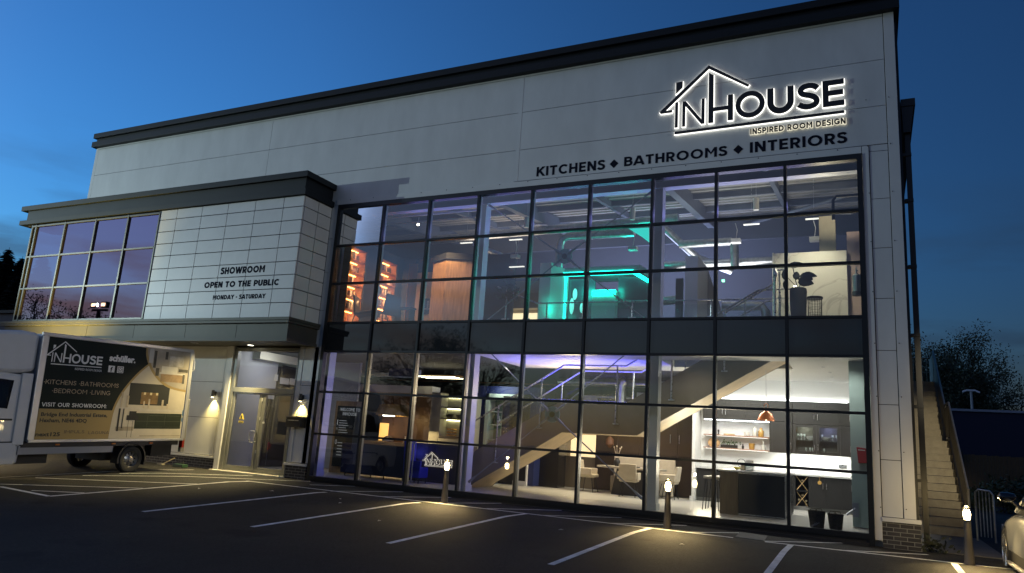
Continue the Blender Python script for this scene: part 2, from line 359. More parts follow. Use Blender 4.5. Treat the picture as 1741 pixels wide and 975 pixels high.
# house-shaped word mark: polygons in the sign's own metres
LOGO = [
 [(8.91,10.13),(9.815,9.493),(9.782,9.450),(8.912,10.045),(7.905,9.128),(8.07,9.128),(8.062,9.072),(7.79,9.072),(7.765,9.112)],
 [(8.145,9.814),(8.306,9.82),(8.302,9.672),(8.150,9.530)],
 [(8.137,8.674),(8.206,8.674),(8.206,9.306),(8.137,9.306)],
 [(8.308,8.675),(8.308,9.30),(8.39,9.30),(8.752,8.80),(8.752,9.305),(8.822,9.305),(8.822,8.687),(8.742,8.687),(8.378,9.185),(8.378,8.675)],
 [(8.91,8.682),(8.91,9.94),(9.022,9.865),(9.022,9.05),(9.343,9.05),(9.343,9.311),(9.46,9.311),(9.46,8.690),(9.343,8.690),(9.343,8.962),(9.022,8.962),(9.022,8.682)],
 stroke([(10.266,9.32)]+arc(10.477,8.976,.211,.211,180,360,14)+[(10.688,9.32)], .134),
 stroke(smooth_path([(11.24,9.185),(11.165,9.245),(11.06,9.268),(10.95,9.243),(10.892,9.17),(10.925,9.095),(11.0,9.058),(11.1,9.023),(11.185,8.97),(11.218,8.89),(11.175,8.81),(11.06,8.774),(10.95,8.79),(10.85,8.85)]), .122),
 [(11.337,8.715),(11.337,9.321),(11.764,9.321),(11.764,9.205),(11.458,9.205),(11.458,9.08),(11.745,9.08),(11.745,8.965),(11.458,8.965),(11.458,8.832),(11.764,8.832),(11.764,8.715)],
 [(8.136,8.506),(8.136,8.568),(11.76,8.588),(11.76,8.530)],
]
O_OUT = arc(9.83, 9.015, .318, .322, 0, 360, 28)[:-1]; O_IN = arc(9.83, 9.015, .205, .208, 0, 360, 28)[:-1]
def logo_mb(y0, y1, d=0.0, fn=None, big=True):
    m = MB()
    for P in LOGO: m.xz(offset_poly(P, d) if d else P, y0, y1)
    oo = [(9.83+(p[0]-9.83)*(1+d/.32), 9.015+(p[1]-9.015)*(1+d/.32)) for p in O_OUT]; ii = [(9.83+(p[0]-9.83)*(1-d/.2), 9.015+(p[1]-9.015)*(1-d/.2)) for p in O_IN]
    m.ringxz(oo, ii, y0, y1)
    if fn: m.map(fn)
    return m

# ------------------------------------------------------------------ the setting: ground and markings
def gz(x, y): return -.11-.0066*(max(-60, min(60, x))+5)-.04*max(0, min(-y-2.6, 8))
def axis(a, b, f0, f1, cs, fs):
    k = round((f1-f0)/fs); r = [a+cs*i for i in range(int((f0-a)/cs)+1) if a+cs*i < f0-.01]+[f0+(f1-f0)*i/k for i in range(k+1)]
    v = f1+cs
    while v < b: r.append(v); v += cs
    return r+[b]
gx = axis(-220, 220, -16, 18, 12, 2); gy = axis(-220, 220, -14.6, 2.2, 12, .4)
g = MB(); g.v = [(x, y, gz(x, y)) for y in gy for x in gx]; nx = len(gx)
g.f = [(j*nx+i, j*nx+i+1, (j+1)*nx+i+1, (j+1)*nx+i) for j in range(len(gy)-1) for i in range(nx-1)]
tag(obj('ground', g, asphalt_mat(), smooth=True), 'dark asphalt of the car park in front of the showroom', 'ground', kind='structure')
LN = [((0.92,-2.24),(0.9,-6.95)),((3.25,-1.99),(3.23,-6.8)),((5.63,-1.66),(5.6,-6.48)),((8.2,-1.59),(8.1,-6.25)),((10.72,-1.43),(10.7,-6.2)),((13.22,-1.3),(13.2,-6.1)),
 ((-1.82,-1.92),(9.72,-1.46)),((10.28,-1.51),(14.3,-1.11)),((-1.73,-1.98),(-1.69,-6.92)),((-1.69,-6.92),(-3.48,-6.77))]
LT = [((-.55,-1.1),(0.1,-.12)),((.8,-1.95),(1.58,-.12)),((2.13,-1.82),(2.95,-.12)),((3.56,-1.67),(4.3,-.12)),((4.7,-1.6),(5.8,-.14)),((5.97,-1.65),(7.2,-.2)),((7.38,-1.6),(8.6,-.25)),((8.91,-1.5),(9.69,-.47)),((10.27,-1.45),(11.5,-.14)),((11.59,-1.38),(12.9,-.4)),
 ((-3.84,-6.57),(-1.74,-4.9)),((-2.59,-6.7),(-1.74,-6.2)),((-4.54,-5.43),(-1.74,-3.5)),((-4.49,-4.37),(-1.29,-.2)),((-4.48,-3.43),(-3.01,-.5)),((-4.95,-6.13),(-4.97,-.77))]
mk = MB()
def line(mb, a, b, w, dz=.004):
    a = Vector(a); b = Vector(b); d = (b-a); n = max(1, int(d.length/.15)); q = Vector((-d.y, d.x)).normalized()*w/2
    for i in range(n):
        p = a+d*i/n; r = a+d*(i+1)/n
        mb.quad(*[(t.x, t.y, gz(t.x, t.y)+dz) for t in (p-q, r-q, r+q, p+q)])
for a, b in LN: line(mk, a, b, .1)
for a, b in LT: line(mk, a, b, .07, .008)
tag(obj('road_markings', mk, paint), 'white painted parking bay lines and hatching on the asphalt', 'marking', kind='structure')
dr = MB(); P4 = [(9.66,-.3), (10.2,-.42), (10.26,-1.42), (9.74,-1.36)]
dr.prism([(x, y, gz(x, y)) for x, y in P4], (0, 0, .012))
tag(obj('concrete_patch', dr, mat('patch_concrete', (.10, .10, .095), .85, 0, .3, 9, .3, 60), bevel=.004), 'square concrete access cover set in the asphalt by the glazing', 'cover')

# ------------------------------------------------------------------ the showroom building
B = thing('showroom_building', 'two storey white clad showroom with black fascias and a wall of glass', 'building', (0, 0, 0))
J = .012
XS = [-1.5355, 0, 1.5057, 3.0115, 4.5451, 6.0798, 7.6298, 9.0877, 10.5473, 12.0]
ZS = [0, 1.1093, 2.2346, 3.3484, 4.1426, 5.2603, 6.3684, 7.5059]
def panels(mb, xs, zs, y0, y1, j=J):
    for i in range(len(xs)-1):
        for k in range(len(zs)-1): mb.box(xs[i]+j/2, xs[i+1]-j/2, y0, y1, zs[k]+j/2, zs[k+1]-j/2)
wm = MB(); wb = MB()
panels(wm, [-13.2, -13.05], [7.0, 10.74], 0, .03, .004); panels(wm, [-13.05, -4.65, 4.0], [7.60, 8.62, 9.67, 10.68], 0, .03)
panels(wm, [-13.05, 12.55], [10.68, 10.74], -.004, .03)
panels(wm, [4.08, 12.55], [7.765, 8.62, 9.67, 10.68], 0, .03); wm.box(3.985, 4.095, -.006, .03, 7.765, 10.674)
panels(wm, [12.2, 12.55], [.33, 1.376, 2.417, 3.467, 4.504, 5.542, 6.583, 7.617, 7.76], 0, .03)
panels(wm, [-1.85, -1.70], [.30, 1.3, 2.39, 4.5, 5.6, 6.6, 7.6], 0, .03)
wb.box(-13.19, 12.70, .03, .25, 7.62, 10.72); wb.box(12.07, 12.70, .03, .25, .28, 7.62); wb.box(-13.19, -1.58, .03, .25, 3.45, 7.62)
obj('wall', wm, clad, B); obj('wall_backing', wb, dark_backing, B)
tr = MB()
tr.box(-1.69, 12.055, -.02, .03, 7.6, 7.75); tr.box(12.065, 12.19, -.02, .03, -.1, 7.75); tr.box(-1.69, -1.60, -.02, .03, .31, 7.59)
tr.box(12.56, 12.76, -.012, .25, .33, 10.74); tr.box(12.19, 12.84, -.05, .03, .25, .325)
obj('trim', tr, clad_trim, B, bevel=.004)
for i in range(17):
    x = -1.2+i*.8; rv = MB()
    rv.disc((x, -.021, 7.72), (0, -1, 0), .012, 8, .006); obj('rivet', rv, black, B)
for k in range(9):
    for x in (12.175, 12.6): rv = MB(); rv.disc((x, -.021, .5+k*1.035), (0, -1, 0), .011, 8, .006); obj('rivet', rv, black, B)
pp = MB()
pp.box(-13.27, 12.87, -.17, 14.0, 10.73, 10.93); pp.box(-13.17, 12.77, -.07, 13.9, 10.93, 11.07); pp.box(-13.25, 12.88, -.17, 14.0, 11.07, 11.25)
obj('parapet', pp, fascia, B, bevel=.006)
dk = MB(); dk.box(12.70, 12.82, .26, 14, .3, 10.72)
obj('side_cladding', dk, mat('dark_side_cladding', (.02, .022, .026), .5), B)
sd = MB(); sd.box(-13.2, -13.0, .25, 14, -.2, 10.72); sd.box(-13.0, 12.7, 13.8, 14, -.2, 10.72)
obj('rear_wall', sd, clad, B)
gt = MB(); gt.box(12.83, 13.10, .30, 13.9, 8.68, 8.84); gt.prism([(12.84, .32, 8.68), (13.07, .32, 8.68), (12.99, .32, 8.1), (12.86, .32, 8.1)], (0, .3, 0))
gt.box(12.885, 12.985, .4, .5, -.15, 8.1)
for z in (1.0, 2.4, 3.8, 5.2, 6.6, 7.6): gt.box(12.83, 12.99, .38, .52, z, z+.06)
obj('downpipe', gt, mat('black_gutter', (.012, .013, .015), .4), B)
for a_ in ((12.19, 12.83, -.0, .24, -.45, .25), (-2.40, -1.66, -.01, .24, -.35, .22), (-14.0, -5.03, -.01, .24, -.35, .2)):
    bk = MB(); bk.box(*a_); obj('brick_plinth', bk, brick_mat(), B)
for a_ in ((-2.43, -1.63, -.05, .03, .22, .285), (-14.0, -5.03, -.05, .03, .2, .26)):
    lg = MB(); lg.box(*a_); obj('ledge', lg, clad_trim, B, bevel=.004)
# curtain wall frame
fm = MB(); w2 = .031; d0, d1 = -.035, .06
for i, x in enumerate(XS):
    if i in (0, 9): continue
    fm.box(x-w2, x+w2, d0, d1, .0, 7.5)
for k, z in enumerate(ZS[1:-1]):
    for i in range(9): fm.box(XS[i]+(w2 if i else .04), XS[i+1]-(w2 if i < 8 else .04), d0+.008, d1-.004, z-.028, z+.028)
fm.box(-1.60, -1.495, d0-.01, .12, -.22, 7.59); fm.box(11.96, 12.06, d0-.01, .12, -.3, 7.59)
fm.box(-1.495, 11.96, d0-.01, .12, 7.47, 7.59); fm.box(-1.495, 11.96, d0-.01, .12, -.10, .0)
obj('window_frame', fm, frame_m, B)
pl = MB(); pl.box(-1.495, 11.96, .0, .12, -.45, -.10); pl.box(-1.495, 11.96, -.09, -.0, -.45, -.165)
obj('plinth', pl, mat('dark_plinth', (.015, .016, .018), .6), B)
fi = MB()
for i, x in enumerate(XS):
    if i in (0, 9): continue
    fi.box(x-.028, x+.028, .062, .15, .0, 3.36); fi.box(x-.028, x+.028, .062, .15, 4.12, 7.5)
for k, z in enumerate(ZS[1:-1]):
    for i in range(9): fi.box(XS[i]+.03, XS[i+1]-.03, .062, .11, z-.024, z+.024)
obj('inner_frame', fi, frame_in, B)
spm = mat('spandrel_glass', (.018, .020, .022), .03, 0, 0, spec=.8, coat=0)
for i in range(9):
    for k in range(7):
        p = MB(); x0, x1 = XS[i]+(w2 if i else .04)+.002, XS[i+1]-(w2 if i < 8 else .04)-.002; z0, z1 = ZS[k]+(.030 if k else .002), ZS[k+1]-.030
        if k == 3: p.box(x0, x1, .012, .05, z0, z1); obj('spandrel_panel', p, spm, B)
        else: p.quad((x0, .02, z0), (x1, .02, z0), (x1, .02, z1), (x0, .02, z1)); obj('window_pane', p, vglass, B)
# annex block over the entrance
ab = MB(); ab.box(-7.60, -1.90, -1.12, .0, 4.1, 7.5); ab.box(-14.0, -7.60, -.1, .02, 4.1, 7.5); ab.box(-14.4, -1.90, -1.12, .0, 3.56, 4.1); ab.box(-14.4, -1.90, -1.12, .0, 7.5, 8.0)
obj('annex_core', ab, dark_backing, B)
tl = MB(); tx = [-7.585, -6.85, -5.785, -4.72, -3.65, -2.585, -1.85]; tz = [4.10, 4.51, 4.895, 5.285, 5.66, 6.06, 6.445, 6.83, 7.218, 7.53]
panels(tl, tx, tz, -1.17, -1.13, .022)
for a, b in ((-1.128, -.57), (-.57, -.0)):
    for k in range(9): tl.box(-1.898, -1.87+.02, a+.011, b-.011, tz[k]+.011, tz[k+1]-.011)
obj('tile_cladding', tl, tile_m, B)
cp = MB(); cp.box(-14.74, -1.765, -1.27, .0, 8.05, 8.22); cp.box(-14.48, -1.87, -1.17, .0, 7.70, 8.05); cp.box(-14.74, -1.775, -1.25, .0, 7.54, 7.70)
obj('annex_fascia', cp, fascia, B, bevel=.006)
ax_ = [-14.03, -13.80, -12.22, -10.63, -9.05, -7.59]; az = [4.11, 5.236, 6.362, 7.44]
af = MB()
for x in ax_[1:-1]: af.box(x-.03, x+.03, -1.20, -1.09, 4.11, 7.5)
af.box(-14.06, -14.0, -1.19, -1.10, 4.11, 7.5); af.box(-7.64, -7.59, -1.19, -1.09, 4.11, 7.5)
for z in (4.14, 5.236, 6.362, 7.46):
    for i in range(5): af.box(ax_[i]+.03, ax_[i+1]-.031, -1.19, -1.10, z-.025, z+.025)
obj('annex_window_frame', af, mat('bronze_grey_frame', (.06, .058, .05), .4, .4), B)
for i in range(5):
    for k in range(3):
        p = MB(); x0, x1, z0, z1 = ax_[i]+.031, ax_[i+1]-.032, az[k]+.028, az[k+1]-.028
        p.quad((x0, -1.15, z0), (x1, -1.15, z0), (x1, -1.15, z1), (x0, -1.15, z1)); obj('annex_pane', p, aglass if i else glass('corner_glazing', (.6, .65, .68), .12, 1.2), B)
can = MB()
for i, (a, b) in enumerate(((-14.45, -12.3), (-12.3, -10.1), (-10.1, -7.9), (-7.9, -5.7), (-5.7, -3.7), (-3.7, -1.84))): can.box(a+.004, b-.004, -1.17, -1.13, 3.54, 3.95)
can.box(-1.88, -1.84, -1.128, .0, 3.54, 3.95)
can.box(-14.6, -1.755, -1.27, .0, 4.02, 4.1); can.box(-14.6, -1.775, -1.25, .0, 3.95, 4.017)
can.box(-14.46, -1.80, -1.21, -1.10, 3.45, 3.54); can.box(-1.90, -1.80, -1.095, .0, 3.45, 3.54)
obj('canopy', can, canopy_m, B, bevel=.004)
sf = MB(); sf.box(-14.44, -1.905, -1.095, .02, 3.475, 3.53); obj('soffit', sf, canopy_m, B)
# entrance wall
ew = MB(); xs = [-14.0, -11.6, -9.3, -7.2, -5.18]; panels(ew, xs, [.27, 1.35, 2.4, 3.47], 0, .03); ew.box(-5.17, -5.03, -.004, .03, .27, 3.47)
obj('entrance_wall', ew, clad, B)
ew = MB(); panels(ew, [-2.22, -1.70], [.30, 1.3, 2.39, 3.47], .0, .03); obj('entrance_wall', ew, clad, B)
eb = MB(); eb.box(-14.0, -5.03, .03, .25, .2, 3.5); eb.box(-2.35, -1.60, .03, .25, .22, 3.5); eb.box(-5.03, -2.35, .10, .25, 3.43, 3.5); obj('entrance_wall_backing', eb, dark_backing, B)
for a_ in ((-5.02, -4.845, -.07, .1, -.2, 3.47), (-2.375, -2.225, -.015, .03, .30, 3.47)):
    ep = MB(); ep.box(*a_); obj('door_surround', ep, clad_trim, B, bevel=.004)
ed = MB()
ed.box(-4.842, -4.70, -.03, .1, -.16, 3.43); ed.box(-2.405, -2.378, -.03, .1, -.16, 3.43); ed.box(-4.70, -2.405, -.03, .1, 3.33, 3.43); ed.box(-4.70, -2.405, -.035, .1, 2.13, 2.27); ed.box(-4.70, -2.405, -.03, .1, -.16, -.07)
DF = obj('entrance_frame', ed, door_m, B, bevel=.003)
p = MB(); p.quad((-4.70, .03, 2.27), (-2.405, .03, 2.27), (-2.405, .03, 3.33), (-4.70, .03, 3.33)); obj('transom_glass', p, dglass, DF)
for (a, b, c0, c1, nm) in ((-4.69, -3.535, -4.595, -3.65, 0), (-3.525, -2.415, -3.39, -2.50, 1)):
    q = MB(); q.box(a, c0, -.01, .05, -.06, 2.12); q.box(c1, b, -.01, .05, -.06, 2.12); q.box(c0, c1, -.01, .05, -.06, .07); q.box(c0, c1, -.01, .05, 2.08, 2.12)
    dl = obj('door', q, door_m, B, bevel=.003)
    q = MB(); q.quad((c0, .02, .07), (c1, .02, .07), (c1, .02, 2.08), (c0, .02, 2.08)); obj('door_glass', q, dglass, dl)
    if nm == 0:
        q = MB(); q.tube([(-3.60, -.01, .76), (-3.60, -.08, .74), (-3.74, -.085, .74), (-3.76, -.085, .77), (-3.77, -.085, 1.02), (-3.75, -.085, 1.05), (-3.60, -.08, 1.05), (-3.60, -.01, 1.03)], .016, 8)
        q.tube([(-3.60, -.08, .74), (-3.60, -.08, 1.05)], .016, 8); obj('handle', q, steel, dl, smooth=True)
        q = MB(); q.xz([(-4.34, 1.36), (-4.16, 1.36), (-4.25, 1.53)], .0, .012); q.box(-4.34, -4.16, .0, .012, 1.25, 1.32)
        st = obj('warning_sticker', q, mat('sticker_yellow', (.55, .42, .05), .5), dl)
        q = MB(); q.xz([(-4.275, 1.385), (-4.23, 1.385), (-4.245, 1.44), (-4.225, 1.44), (-4.26, 1.495), (-4.255, 1.45), (-4.275, 1.45)], -.004, -.002); q.box(-4.32, -4.18, -.004, -.002, 1.275, 1.285); q.box(-4.32, -4.18, -.004, -.002, 1.295, 1.303)
        obj('symbol', q, black, st)
    else:
        q = MB()
        for z in (1.37, .45, 1.9): q.box(-3.54, -3.515, -.02, -.011, z, z+.09)
        q.box(-3.42, -3.34, -.014, -.0105, 1.28, 1.33); obj('catch', q, mat('catch_white', (.6, .6, .55), .5), dl)
th = MB(); th.box(-5.02, -2.37, -.22, -.03, -.3, -.085); obj('doorstep', th, mat('doorstep', (.45, .43, .38), .8, 0, .2, 6, .2, 40), B, bevel=.01)

# interior shell
sl = MB(); sl.box(-6.5, 12.69, .125, 13.8, -.4, -.02); obj('ground_floor', sl, mat('pale_floor', (.42, .41, .38), .35, 0, .08, 1.5), B)
c1_ = MB(); c1_.box(2.77, 7.5, .16, 4.0, 3.42, 3.86); c1_.box(7.5, 10.4, .16, 1.58, 3.42, 3.86); c1_.box(10.4, 12.0, .16, 6.3, 3.42, 3.86); c1_.box(7.5, 10.4, 3.05, 6.3, 3.42, 3.86)
obj('ceiling', c1_, white, B)
c2_ = MB(); c2_.box(-6.5, 2.765, .16, 13.7, 3.46, 3.86); c2_.box(2.77, 7.495, 4.005, 13.7, 3.46, 3.86); c2_.box(7.5, 12.6, 6.35, 13.7, 3.46, 3.86)
obj('upper_floor', c2_, mat('dark_soffit', (.03, .03, .034), .8), B)
iw = MB(); iw.box(-6.5, 12.6, 11.5, 11.6, 0, 3.4); iw.box(-6.5, -6.4, .26, 11.5, 0, 3.4)
obj('back_partition', iw, mat('charcoal_wall', (.05, .05, .055), .7), B)
# roof: deck, rafters, purlins
def zr(y): return 7.95+.115*min(y, 10)
rf = MB(); yy_ = .26; pf = []
while yy_ < 10: pf += [(yy_, 0), (yy_+.14, 0), (yy_+.18, .10), (yy_+.32, .10)]; yy_ += .36
for (a, b), (c, d) in zip(pf[:-1], pf[1:]): rf.quad((-13, a, zr(a)+b), (12.65, a, zr(a)+b), (12.65, c, zr(c)+d), (-13, c, zr(c)+d))
rf.quad((-13, 10, zr(10)), (12.65, 10, zr(10)), (12.65, 13.8, 8.6), (-13, 13.8, 8.6))
rm = mat('roof_deck', (.30, .30, .28), .6, .0, .12, 3)
obj('roof_deck', rf, rm, B)
stl = mat('grey_steelwork', (.12, .14, .18), .5, .1, .1, 3)
for x in (-1.75, .6, 2.88, 5.3, 7.65, 10.0, 12.4):
    q = MB(); big = x in (-1.75, 2.88, 7.65, 12.4); h = .42 if big else .2; t = .1 if big else .06
    q.prism([(x-t, .5, zr(.5)-.02), (x-t, 10, zr(10)-.02), (x-t, 10, zr(10)-h), (x-t, .5, zr(.5)-h)], (2*t, 0, 0)); obj('rafter', q, stl, B)
for y in (2.0, 3.8, 5.6, 7.4, 9.2):
    q = MB(); q.box(-6, 12.5, y-.03, y+.03, zr(y)-.17, zr(y)-.01); obj('purlin', q, stl, B)
dkb = MB(); dkb.box(-6, 12.5, 7.0, 7.12, 7.9, 8.55); obj('tie_beam', dkb, mat('dark_steel', (.08, .09, .12), .5), B)
for y, x0, x1 in ((2.4, 8.2, 11.8), (3.6, 8.2, 11.6)):
    q = MB(); q.tube([(x0, y+4, 8.45), (x1, y, 7.1 if y < 3 else 7.9)], .05, 8); obj('roof_brace', q, stl, B)
colm = mat('column_paint', (.50, .54, .58), .45, 0, .04, 3)
for x in (-1.80, 2.88, 7.645):
    q = MB(); q.box(x-.11, x+.11, .47, .49, 0, 7.4); q.box(x-.11, x+.11, .73, .75, 0, 7.4); q.box(x-.01, x+.01, .49, .73, 0, 7.4); q.box(x+.075, x+.108, .492, .728, 0, 7.4); q.box(x-.13, x+.13, .45, .77, -.02, .12)
    obj('column', q, colm, B)
q = MB(); q.box(11.66, 12.4, 1.3, 1.6, 0, 3.41); obj('end_wall', q, mat('teal_column', (.40, .52, .48), .6), B)
q = MB(); q.box(-1.9, 12.0, .5, .74, 7.43, 7.6); obj('eaves_beam', q, colm, B)
for (cx, cz, ends) in ((5.295, 5.855, ((3.05, 7.38), (7.5, 7.38), (3.1, 4.15), (7.5, 4.15))), (5.19, 1.945, ((3.05, .2), (7.45, .2), (3.05, 3.7), (7.3, 3.7)))):
    q = MB(); q.tube([(cx, .50, cz), (cx, .53, cz)], .195, 24); br = obj('brace_plate', q, mat('brace_teal', (.22, .33, .36), .4, .3), B, smooth=True)
    q = MB(); q.tube([(cx, .485, cz), (cx, .5, cz)], .07, 16); obj('brace_hub', q, black_m, br)
    for ex, ez in ends:
        d = Vector((ex-cx, 0, ez-cz)).normalized(); c0 = Vector((cx, .515, cz))
        q = MB(); q.tube([c0+d*.11, c0+d*.36], [.045, .028], 8); q.tube([c0+d*.36, Vector((ex, .515, ez))-d*.25], .016, 8); q.tube([Vector((ex, .515, ez))-d*.25, Vector((ex, .515, ez))], [.02, .04], 8)
        obj('brace_rod', q, mat('rod_steel', (.35, .38, .42), .35, .6), br)
# window reveals behind the spandrels
q = MB(); q.box(-1.5, 12.0, .052, .155, 3.40, 4.09); obj('spandrel_back', q, black_m, B)
exec_parts = []
# ------------------------------------------------------------------ signs on the building
sg = thing('illuminated_sign', 'large black house-shaped INHOUSE sign with white halo light high on the wall', 'sign', (9.77, -.1, 8.5))
obj('lettering', logo_mb(-.075, -.045), black, sg)
halo = emit('halo_led', (1, .98, .90), 2.1)
obj('halo_backing', logo_mb(-.043, -.022, .012), halo, sg)
words_solid('small_lettering', black, sg, 'INSPIRED ROOM DESIGN', 9.832, 8.292, 1.944, .132, -.05, -.035, .22, .14)
tb = MB(); word_solid(tb, 'INSPIRED ROOM DESIGN', 9.822, 8.282, 1.964, .150, -.033, -.025, .36, .02); obj('tagline_backing', tb, emit('halo_warm', (1, .93, .70), .8), sg)
wl_ = thing('wall_lettering', 'dark flat letters reading KITCHENS BATHROOMS INTERIORS under the lit sign', 'lettering', (8.2, -.02, 7.85))
navy = mat('navy_letters', (.008, .010, .02), .8, spec=.08)
for s, x0, x1, z0, z1 in (('KITCHENS', 4.62, 6.432, 7.842, 8.095), ('BATHROOMS', 6.917, 9.32, 7.866, 8.104), ('INTERIORS', 9.818, 11.786, 7.872, 8.122)):
    tb = MB(); word_solid(tb, s, x0, z0, x1-x0, z1-z0, -.0055, -.002, .205, .15); obj('lettering', tb, navy, wl_)
for x, z in ((6.663, 7.963), (9.566, 7.985)):
    tb = MB(); tb.xz([(x-.11, z), (x, z-.11), (x+.11, z), (x, z+.11)], -.0055, -.002); obj('diamond', tb, navy, wl_)
sl_ = thing('opening_sign', 'dark letters SHOWROOM OPEN TO THE PUBLIC on the pale tiled block', 'lettering', (-3.8, -1.18, 4.63))
for s, x0, x1, z0, z1 in (('SHOWROOM', -4.63, -2.955, 5.383, 5.585), ('OPEN TO THE PUBLIC', -5.21, -2.37, 4.995, 5.172), ('MONDAY - SATURDAY', -4.79, -2.80, 4.643, 4.772)):
    words_solid('lettering', navy, sl_, s, x0, z0, x1-x0, z1-z0, -1.1722, -1.1705, .26, .10)

# ------------------------------------------------------------------ outdoor lamps
WARM = (1, .72, .20); WARM2 = (1, .72, .31)
def wall_lamp(x, label, e=110):
    t = thing('wall_lamp', label, 'wall lamp', (x, 0, 1.93), group='cylinder wall lamps along the entrance wall')
    q = MB(); q.tube([(x, -.11, 1.95), (x, -.11, 2.15)], .042, 16); obj('housing', q, black, t, smooth=True)
    q = MB(); q.box(x-.03, x+.03, -.07, .0, 1.99, 2.12); obj('bracket', q, black, t)
    q = MB(); q.tube([(x, -.11, 1.935), (x, -.11, 1.948)], .034, 16); obj('bulb', q, emit('bulb_warm', (1, .8, .4), 14), t)
    lamp('SPOT', 'beam', (x, -.10, 1.92), e, WARM, t, (0, .25, -1), .02, spot=88, blend=.9)
wall_lamp(-5.40, 'black cylinder lamp shining down the cream wall behind the van')
wall_lamp(-2.06, 'black cylinder lamp shining down above the black letterbox')
wall_lamp(-8.75, 'black cylinder lamp on the wall hidden behind the van box', 120)
wall_lamp(-12.1, 'black cylinder lamp at the far left of the entrance wall', 190)
def downlight(x, y, lit, label):
    t = thing('downlight', label, 'downlight', (x, y, 3.47), group='round downlights in the canopy soffit')
    q = MB(); q.lathe([(.11, 3.474), (.11, 3.462), (.085, 3.462), (.085, 3.470)], x, y, 20); obj('ring', q, steel, t)
    q = MB(); q.tube([(x, y, 3.465), (x, y, 3.472)], .084, 20); obj('lens', q, emit('downlight_lens', (1, .93, .72), 9) if lit else mat('lens_off', (.3, .32, .5), .1), t)
    if lit: lamp('SPOT', 'beam', (x, y, 3.45), 1700, (1, .79, .36), t, (-.12, -.42, -1), .06, spot=105, blend=.7)
downlight(-4.0, -.28, True, 'lit round downlight in the canopy soffit over the glass door')
downlight(-5.8, -.70, False, 'unlit bluish downlight in the soffit left of the door')
def bollard(x, y, label, glow=240, up=9, flood=0):
    z = gz(x, y); t = thing('bollard_light', label, 'bollard light', (x, y, z), group='lit bollards along the parking bays')
    def LL(pr): return [(r, z+h) for r, h in pr]
    q = MB(); q.lathe(LL([(.085, -.05), (.085, .02), (.075, .04), (.062, .35), (.05, .70)]), x, y, 20); obj('post', q, mat('bollard_bronze', (.045, .04, .036), .5), t, smooth=True)
    q = MB(); q.lathe(LL([(.05, .70), (.06, .72), (.062, .86), (.05, .88)]), x, y, 20); obj('lens', q, glass('bollard_lens', (1, .97, .9), .03, 1), t, smooth=True)
    q = MB(); q.lathe(LL([(.01, .705), (.04, .73), (.055, .78), (.055, .81), (.04, .85), (.01, .875)]), x, y, 16); obj('bulb', q, emit('bollard_bulb', (1, .80, .40), 45), t, smooth=True)
    q = MB(); q.lathe(LL([(.056, .88), (.058, .90), (.03, .93), (.005, .935)]), x, y, 20); obj('cap', q, black, t, smooth=True)
    lamp('SPOT', 'glow', (x, y-.075, z+.82), glow, WARM2, t, (.12, -.62, -.80), .03, spot=104, blend=.95)
    lamp('POINT', 'bulb_glow', (x, y-.0, z+.99), up, WARM2, t, None, .03)
    if flood: lamp('SPOT', 'canopy_glow', (x, y, z+1.0), flood, (1, .72, .16), t, (-.1, .42, 1), .05, spot=88, blend=1)
bollard(3.58, -1.50, 'lit bollard in front of the indoor logo sign')
bollard(8.44, -1.21, 'lit bollard in front of the dining area window')
bollard(13.45, -1.18, 'lit bollard beside the silver car and outdoor stair', 240, 50)
bollard(-10.8, -2.6, 'lit bollard hidden behind the white van', 620, 160, 6500)

lb = thing('letterbox', 'black wall letterbox below the lamp right of the door', 'letterbox', (-2.09, 0, 1.24))
q = MB(); q.box(-2.34, -1.84, -.26, -.002, 1.24, 1.50); obj('body', q, black, lb, bevel=.008)
q = MB(); q.prism([(-2.36, -.28, 1.505), (-1.82, -.28, 1.505), (-1.82, .0, 1.53), (-2.36, .0, 1.53)], (0, 0, .012)); obj('lid', q, black, lb, bevel=.003)
q = MB(); q.box(-2.28, -1.90, -.268, -.261, 1.41, 1.43); obj('slot', q, steel, lb)

# ------------------------------------------------------------------ Luton van, nose towards the road
V = thing('box_van', 'white box van with dark green and gold INHOUSE advert, parked nose out', 'van', (-4.6, -1.62, .692)); V.rotation_euler = (0, .04, -math.pi/2)
def VO(n, m, ma, p=V, **k): return obj(n, m, ma, p, world=False, **k)
vwhite = mat('van_white', (.62, .63, .65), .22, 0, .03, 3, coat=.5); vplast = mat('van_plastic', (.018, .018, .02), .5); alu = mat('alloy_rail', (.6, .6, .6), .35, .7)
WID = 2.15
def vbox(m, u0, u1, n0, n1, w0, w1): return m.box(u0, u1, -n1, -n0, w0, w1)   # u forward, n inward from the near side, w up
q = MB(); vbox(q, .02, 4.10, -.010, WID-.012, .02, 2.40); VO('box_body', q, vwhite, bevel=.01)
for n0, n1 in ((-.026, .03), (WID-.03, WID+.012)):
    q = MB(); vbox(q, 0, 4.14, n0, n1, 2.36, 2.44); vbox(q, 0, 4.10, n0, n1, 0, .06); vbox(q, -.02, .09, n0, n1, .06, 2.36); vbox(q, 3.99, 4.13, n0, n1, .06, 2.36)
    VO('edge_rail', q, alu, bevel=.008)
# luton nose above the cab
q = MB(); prof = [(4.13, 1.55), (4.13, 2.40), (4.5, 2.43), (5.0, 2.38), (5.4, 2.22), (5.62, 1.95), (5.66, 1.68), (5.55, 1.53), (4.8, 1.48), (4.4, 1.50)]
q.prism([(u, -.06, w) for u, w in prof], (0, -(WID-.12), 0)); VO('luton_pod', q, vwhite, bevel=.09, smooth=True)
